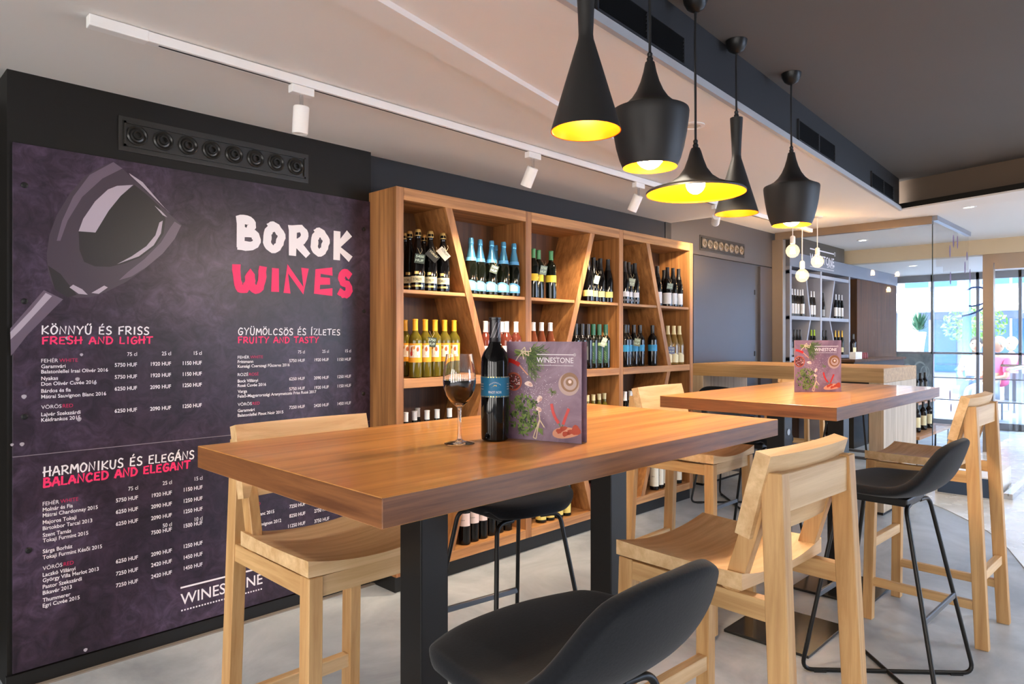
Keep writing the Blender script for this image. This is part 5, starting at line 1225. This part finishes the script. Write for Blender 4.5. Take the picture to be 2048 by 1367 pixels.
# sign board and header above, walnut wall to its right
sg = thing('shop_sign', 'dark sign board with white shop lettering above the grey shelf', 'sign', (gx(1580), GY, 2.06)); L = x_at(1687, GY) - gx(1580)
obj('sign_board', bx((0, -.01, .16), (L, .05, HZ - 2.062), .001), mat('sign_dark', (70, 62, 54), .6), sg)
obj('fascia_board', bx((0, .0, .0), (x_at(1795, GY) - gx(1580), .26, .158), .002), mat('fascia_blue_grey', (120, 124, 138), .5), sg)
a = at_y(1620, 521, GY - .012); c = at_y(1668, 521, GY - .012)
bm = B(); logo(bm, (a.x - gx(1580), -.0125, a.z - 2.06 - .012), RX, UP, c.x - a.x, dots=True, bold=.01)
put_text(bm, 'SHOP', Vector((a.x - gx(1580) + .55, -.0005, .06)), RX, UP, .05, .25, 'L'); obj('sign_lettering', bm, M_letter, sg)
bm = B(); box(bm, (gt + .35, GY + .03, 0), (x_at(1793, GY + .03), 3.30, 2.06)); struct('wall_walnut', bm, M_wal)
# dark niche between shelf and walnut wall with bottle and box on a counter
nc = thing('service_cabinet', 'dark low cabinet under the walnut wall beyond the partition', 'cabinet', (8.42, 2.72, 0))
obj('cabinet_body', bx((0, 0, 0), (2.0, .27, 1.0), .003), M_dark, nc); obj('cabinet_top', bx((-.02, -.02, 1.0), (2.02, .275, 1.03), .002), M_wal, nc)
b = make_bottle('bordeaux', 'wine_bottle', 'dark bottle with pale label on the low cabinet beside white box', 'g', M_bk, foil_black, [(.04, .14, 1.2, cream, 0)], cap_z=.24, n=16); b.location = (x_at(1706, 2.86), 2.86, 1.03); del b['group']
tag(obj('white_box', (lambda q: q)(bx((x_at(1706, 2.80), 2.77, 1.03), (x_at(1719, 2.80), 2.84, 1.115), .003)), M_whiteP), 'small white box on the low cabinet beyond the partition', 'box')
for k, px in enumerate((1723, 1727, 1731)):
    x = x_at(px, 2.82); bm = B(); lathe(bm, [(0, 0), (.026, 0), (.028, .01), (.028, .05), (.022, .062), (.022, .075), (0, .075)], 16)
    o = obj('spice_jar', bm, mat('jar_red', (120, 24, 30), .4), None, True); o.location = (x, 2.82, 1.03); tag(o, 'small dark red jar on the low cabinet, %s from the box' % ORD[k], 'jar', 'red jars on the cabinet')
# low two tier rack with bottles behind the counter end
rx, ry = 8.45, 2.02
rk = thing('bottle_rack', 'low wooden two tier bottle rack on thin black legs', 'rack', (rx, ry, 0))
obj('lower_shelf', bx((-.8, -.16, .27), (.62, .16, .30), .002), M_shX, rk); obj('upper_shelf', bx((-.8, .02, .555), (.62, .30, .58), .002), M_shX, rk)
for x_ in (-.72, 0.0, .55):
    for y_ in (-.12, .26):
        bm = B(); tube(bm, [(x_ - .03, y_, 0), (x_, y_, .27 if y_ < 0 else .555)], .009, 8); obj('leg', bm, M_black2, rk)
obj('back_board', bx((-.8, .30, .2), (.62, .312, .9), .001), M_dark, rk)
b = make_bottle('bordeaux', 'wine_bottle', 'x', 'g', M_bk, foil_black, [(.05, .155, 1.4, cream, 0)], cap_z=.24, n=16)
row_of(b, 'cream label wine bottle on the low rack', 'cream label bottles on the low rack', [1834, 1846.5, 1858], .3005, 1.98, 'behind the counter end')
b2_ = make_bottle('bordeaux', 'wine_bottle', 'x', 'g', M_bk, foil_black, [(.06, .14, 1.2, mat('label_dim', (120, 110, 90), .6), 0)], cap_z=.235, n=16)
row_of(b2_, 'black capped bottle on the upper rack tier', 'black bottles on the upper rack tier', [1832, 1841, 1850], .5805, 2.15, 'behind the counter end')
# ================================================================== ENTRANCE: DOOR FRAME, FACADE, FLOOR FITTINGS
FX = 11.55
M_fr = mat('facade_frame', (124, 128, 138), .45, metal=.2)
yp = 9.2 / (ray(1976, 677)[0] / ray(1976, 677)[1])
d3 = B(); box(d3, (9.2, yp - .05, 0), (9.3, yp + .05, 2.22)); box(d3, (9.2, -4.9, 2.12), (9.3, yp - .05, 2.22)); box(d3, (9.2, yp - 1.15, 0), (9.3, yp - 1.06, 2.12))
do = struct('door_3', d3, M_bronze)
bm = B(); box(bm, (9.245, yp - 1.06, .02), (9.255, yp - .05, 2.12)); obj('pane', bm, M_pane, do)
bm = B(); box(bm, (9.20, yp - .36, 2.05), (9.26, yp - .06, 2.12)); obj('door_closer', bm, M_bronze, do)
bm = B(); tube(bm, [(9.18, yp - 1.0, .98), (9.18, yp - .12, .98)], .014, 10); obj('push_bar', bm, M_chrome, do, True)
# facade window grid
bm = B(); fy0, fy1 = -4.9, 3.3
for z0, z1 in ((0, .10), (2.12, 2.22), (1.05, 1.08)): box(bm, (FX, fy0, z0), (FX + .07, fy1, z1))
ycut = []
for px in (1786, 1864, 1955, 2040): ycut.append(FX / (ray(px, 677)[0] / ray(px, 677)[1]))
for y in ycut + [.3, -.8, -2.0, -3.4]: box(bm, (FX, y - .018, 0), (FX + .06, y + .018, 2.22))
for z in (.38, .70): box(bm, (FX + .01, fy0, z), (FX + .04, ycut[1], z + .014))
win = struct('window_1', bm, M_fr)
bm = B(); box(bm, (FX + .03, fy0, .10), (FX + .04, fy1, 2.12)); obj('pane', bm, pane_glass('facade_glass', (.90, .96, 1.0), ior=1.25), win)
bm = B(); box(bm, (FX - .012, ycut[1], .10), (FX - .004, fy1, 1.05)); obj('frosted_panel', bm, concrete('frosted_grey', (92, 108, 118), (122, 138, 148), (150, 166, 174), 4, .4), win)
bm = B()
for px, r_ in ((1840, .16), (1815, .12), (1850, .10)):
    y = (FX - .014) / (ray(px, 677)[0] / ray(px, 677)[1])
    for k in range(24):
        a, c = k * PI / 12, (k + 1) * PI / 12
        bm.faces.new([bm.verts.new((FX - .0135, y + rr * .6 * math.cos(t), .78 + rr * math.sin(t))) for rr, t in ((r_, a), (r_, c), (r_ * .82, c), (r_ * .82, a))])
obj('ring_pattern', bm, mat('frost_ring', (160, 178, 188), .5), win)
bm = B(); yS = FX / (ray(1951, 677)[0] / ray(1951, 677)[1])
stroke(bm, [(-.16, .10), (-.05, .2), (.09, .19), (.16, .08), (.10, -.02), (-.04, -.06), (-.16, -.02), (-.12, .06)], .012, (FX - .003, yS, 1.80), (0, -1, 0), (0, 0, 1)); stroke(bm, [(-.16, -.2), (-.02, -.16), (.1, -.08), (.16, .08)], .012, (FX - .003, yS, 1.80), (0, -1, 0), (0, 0, 1))
obj('scroll_decal', bm, mat('decal_blue', (70, 96, 150), .5), win)
# glass balustrade along the entrance, plinth box, mat
gb = thing('glass_balustrade', 'low clear glass screen in a steel floor channel beside the entrance', 'glass screen', (6.6, .985, 0))
bm = B(); box(bm, (0, -.005, .03), (2.5, .005, 1.02)); obj('pane', bm, M_pane2, gb); obj('floor_channel', bx((0, -.03, .0045), (2.5, .03, .05), .002), M_chrome, gb)
bm = B(); tube(bm, [(0, 0, 1.03), (2.5, 0, 1.03)], .016, 10); obj('handrail', bm, M_chrome, gb, True)
v0 = at_z(1906, 995, 0); 
pb = thing('plinth_box', 'low white plinth with dark blue front on the entrance tiles', 'plinth', (v0.x + .3, v0.y - .05, .0045), 0)
obj('plinth_body', bx((-.2, -.2, 0), (.6, .2, .17), .004), M_whiteP, pb); obj('front_inset', bx((-.204, -.19, .01), (-.199, .18, .16)), mat('inset_blue', (46, 66, 92), .4), pb)
tag(obj('door_mat', bx((6.0, -.6, .0045), (7.6, .70, .014), .002), mat('mat_blue', (58, 66, 86), .9)), 'dark ribbed door mat on the pale entrance tiles', 'door mat')

# ================================================================== STREET OUTSIDE
bm = B(); box(bm, (12.0, -40, -.16), (60, 40, -.02)); struct('street', bm, concrete('paving', (116, 124, 140), (134, 142, 156), (150, 158, 170), 1.0, .7))
M_fac = mat('facade_pale', (120, 132, 152), .8); M_bl = mat('facade_blue_glass', (28, 84, 140), .15, spec=.5)
bd = thing('street_building', 'pale building with blue windows across the street', 'building', (26, 6, 0))
obj('wall', bx((0, -30, -.02), (3, 30, 14)), M_fac, bd)
for k in range(-6, 8):
    for z0, z1 in ((.2, 1.9), (3.0, 4.9), (5.8, 7.6), (8.6, 10.4)): 
        f = obj('window', bx((-.06, k * 2.2 - .75, z0), (0.0, k * 2.2 + .75, z1)), M_bl, bd)
        obj('glazing_bar', bx((-.09, k * 2.2 - .03, z0), (-.06, k * 2.2 + .03, z1)), M_whiteP, f)
obj('awning', bx((-1.4, -9, 2.15), (0, 6, 2.75), .02), mat('awning_white', (250, 250, 250), .8), bd)
obj('cornice', bx((-.3, -30, 5.2), (0, 30, 5.5)), M_whiteP, bd)
# street lamp post
lp_x = 19.0; yl = lp_x / (ray(1934, 677)[0] / ray(1934, 677)[1])
lpst = thing('street_lamp', 'blue grey ornate cast iron street lamp outside the window', 'street lamp', (lp_x, yl, -.02))
M_lp = mat('cast_iron_blue', (70, 104, 140), .5)
bm = B(); lathe(bm, [(0, 0), (.30, 0), (.30, .12), (.22, .2), (.22, .5), (.26, .56), (.14, .68), (.11, .8), (.14, .86), (.10, .95), (.085, 1.8), (.12, 1.86), (.08, 1.95), (.06, 4.0), (0, 4.0)], 16); obj('post', bm, M_lp, lpst, True)
bm = B(); lathe(bm, [(0, 4.0), (.12, 4.0), (.2, 4.5), (.05, 4.7), (0, 4.7)], 8); obj('lantern', bm, M_whiteP, lpst)
# round tree
ty = 21 / (ray(1948, 677)[0] / ray(1948, 677)[1])
tt = thing('street_tree', 'small leafy green tree beyond the street lamp', 'tree', (21, ty, -.02))
bm = B(); tube(bm, [(0, 0, 0), (.03, 0, .6), (0, .02, 1.3)], [.08, .06, .05], 8); obj('trunk', bm, mat('bark', (90, 76, 64), .9), tt, True)
bm = B(); rnd = random.Random(9)
for _ in range(420):
    a = rnd.random() * 6.28; c = rnd.uniform(-1, 1); r_ = .72 * rnd.random() ** .33; s = math.sqrt(1 - c * c); p = Vector((r_ * s * math.cos(a), r_ * s * math.sin(a), 1.65 + r_ * c * .8))
    u = Vector((rnd.gauss(0, 1), rnd.gauss(0, 1), rnd.gauss(0, 1))).normalized(); w = u.orthogonal().normalized(); k = .075
    bm.faces.new([bm.verts.new(p + u * k), bm.verts.new(p + w * k * .5), bm.verts.new(p - u * k), bm.verts.new(p - w * k * .5)])
obj('crown', bm, mat('tree_green', (96, 140, 72), .7), tt)
# white menu pillar with a pot plant
yk = 13.2 / (ray(1816, 677)[0] / ray(1816, 677)[1])
kp = thing('display_pillar', 'white street display pillar outside the corner window', 'pillar', (13.2, yk, -.02)); obj('pillar_body', bx((-.12, -.13, 0), (.12, .13, 1.95), .01), M_whiteP, kp)
obj('poster', bx((-.126, -.10, .9), (-.12, .10, 1.85), .001), mat('poster_grey', (196, 204, 214), .6), kp)
yq = 13.0 / (ray(1838, 677)[0] / ray(1838, 677)[1])
pp = thing('potted_plant', 'potted plant on a tall white stand beside the display pillar', 'plant', (13.0, yq, -.02))
bm = B(); lathe(bm, [(0, 0), (.09, 0), (.07, 1.1), (.11, 1.4), (.10, 1.41), (0, 1.38)], 16); obj('stand', bm, M_whiteP, pp, True)
bm = B()
for _ in range(90):
    a = rnd.random() * 6.28; p = Vector((0, 0, 1.4)); d = Vector((math.cos(a) * rnd.uniform(.05, .16), math.sin(a) * rnd.uniform(.05, .16), rnd.uniform(.08, .34))); w = d.cross(Vector((0, 0, 1))).normalized() * .018
    bm.faces.new([bm.verts.new(p + d * .3), bm.verts.new(p + d * .7 + w), bm.verts.new(p + d * 1.1), bm.verts.new(p + d * .7 - w)])
obj('foliage', bm, mat('pot_green', (50, 96, 70), .7), pp)
# ---------------------------------------------------------------- people on the terrace
def skin_chain(name, pts, edges, m, parent, sub=2, flat=None):
    me = bpy.data.meshes.new(name); me.from_pydata([p[:3] for p in pts], edges, []); o = bpy.data.objects.new(name, me); COL.objects.link(o); o.parent = parent
    sk = o.modifiers.new('skin', 'SKIN'); sk.use_smooth_shade = True
    for i, p in enumerate(pts):
        s = me.skin_vertices[0].data[i]; s.radius = (p[3], p[4] if len(p) > 4 else p[3]); s.use_root = (i == 0)
    ss = o.modifiers.new('sub', 'SUBSURF'); ss.levels = 1; ss.render_levels = sub
    me.materials.append(m); return o
M_skin = mat('skin', (206, 160, 134), .6)
def person(X, px, faceang, label, shirt, trousers, hair_c, seatz=.46):
    y = X / (ray(px, 677)[0] / ray(px, 677)[1]); t = thing('person', label, 'person', (X, y, -.02), faceang)
    # seated, facing local +X
    body = [(0, 0, seatz + .06, .13, .15), (0, 0, seatz + .28, .115, .14), (.0, 0, seatz + .46, .11, .15), (.01, 0, seatz + .555, .055, .06), (.02, 0, seatz + .62, .048),
            (.42, .09, seatz + .05, .065), (.46, .10, .06, .042), (.58, .10, .035, .035, .03), (.42, -.09, seatz + .05, .065), (.46, -.10, .06, .042), (.58, -.10, .035, .035, .03),
            (.0, .17, seatz + .50, .052), (.06, .23, seatz + .25, .04), (.28, .16, seatz + .2, .03), (.0, -.17, seatz + .50, .052), (.06, -.23, seatz + .25, .04), (.28, -.16, seatz + .2, .03)]
    ed = [(0, 1), (1, 2), (2, 3), (3, 4), (0, 5), (5, 6), (6, 7), (0, 8), (8, 9), (9, 10), (2, 11), (11, 12), (12, 13), (2, 14), (14, 15), (15, 16)]
    skin_chain('body', body, ed, M_skin, t)
    sh_ = [(0, 0, seatz + .06, .145, .165), (0, 0, seatz + .28, .13, .155), (0, 0, seatz + .46, .122, .165), (.008, 0, seatz + .545, .06, .07), (0, .17, seatz + .50, .066), (.05, .22, seatz + .28, .055), (0, -.17, seatz + .50, .066), (.05, -.22, seatz + .28, .055)]
    skin_chain('shirt', sh_, [(0, 1), (1, 2), (2, 3), (2, 4), (4, 5), (2, 6), (6, 7)], shirt, t)
    skin_chain('trousers', [(0, 0, seatz + .06, .148, .165), (.42, .09, seatz + .05, .078), (.46, .10, .10, .055), (.42, -.09, seatz + .05, .078), (.46, -.10, .10, .055)], [(0, 1), (1, 2), (0, 3), (3, 4)], trousers, t)
    bm = B(); ball(bm, (.03, 0, seatz + .735), .105, 20, (.92, .76, 1.12)); ball(bm, (.128, 0, seatz + .72), .02, 8, (1, .7, 1.2)); ball(bm, (.02, .082, seatz + .73), .022, 8, (.7, .4, 1.2)); ball(bm, (.02, -.082, seatz + .73), .022, 8, (.7, .4, 1.2)); hd = obj('head', bm, M_skin, t, True)
    bm = B(); ball(bm, (.118, .032, seatz + .755), .012, 8, (.5, 1, .7)); ball(bm, (.118, -.032, seatz + .755), .012, 8, (.5, 1, .7)); obj('eyes', bm, M_black, hd)
    bm = B(); ball(bm, (.118, 0, seatz + .672), .022, 8, (.5, 1, .3)); obj('mouth', bm, mat('lips', (170, 90, 80), .6), hd)
    bm = B(); ball(bm, (.005, 0, seatz + .775), .108, 20, (.95, .82, .95)); obj('hair', bm, mat('hair_' + hair_c[0], hair_c[1], .7), hd, True)
    for s in (1, -1):
        bm = B()
        hx, hy, hz = .30, s * .155, seatz + .195
        ball(bm, (hx + .03, hy, hz), .035, 10, (1.1, .85, .5))
        for f_ in range(4):
            yy = hy + (-.026 + f_ * .017); ln = (.062, .072, .068, .052)[f_]; tube(bm, [(hx + .05, yy, hz), (hx + .05 + ln * .6, yy, hz - .006), (hx + .05 + ln, yy, hz - .022)], [.0085, .008, .006], 6)
        tube(bm, [(hx + .01, hy - s * .03, hz), (hx + .035, hy - s * .052, hz - .008), (hx + .062, hy - s * .058, hz - .016)], [.010, .009, .007], 6)
        obj('hand', bm, M_skin, t, True)
    c = thing('terrace_chair', 'plain grey terrace chair under ' + label.split(' sitting')[0][:40], 'chair', (X, y, -.02), faceang)
    obj('seat', bx((-.24, -.22, seatz - .165), (.24, .22, seatz - .135), .008), M_fr, c); obj('backrest', bx((-.255, -.21, seatz - .14), (-.225, .21, seatz + .30), .01), M_fr, c)
    for a_ in (-.18, .21):
        for b__ in (-.19, .19):
            bm = B(); tube(bm, [(a_, b__, 0), (a_ * .95, b__ * .95, seatz - .15)], .014, 8); obj('leg', bm, M_fr, c)
    return t
M_den = mat('denim', (70, 90, 126), .8); M_khk = mat('pale_trousers', (200, 204, 214), .8)
person(13.6, 1953, PI, 'person in white shirt sitting on the terrace outside', mat('shirt_white', (240, 240, 242), .8), M_den, ('dark', (50, 42, 36)))
person(13.0, 1999, PI * .75, 'person in pink top sitting outside the glass door, nearer the frame', mat('top_pink', (240, 110, 150), .8), M_khk, ('grey', (196, 190, 180)))
person(14.9, 2024, PI * .85, 'reflected double of person in pink top sitting farther from the door frame', mat('top_pink', (240, 110, 150), .8), M_khk, ('grey', (196, 190, 180)))  # figure added for the other one's reflection in the door glass
for o in sc.objects:
    for k_ in ('used', 'rad'):
        if k_ in o: del o[k_]
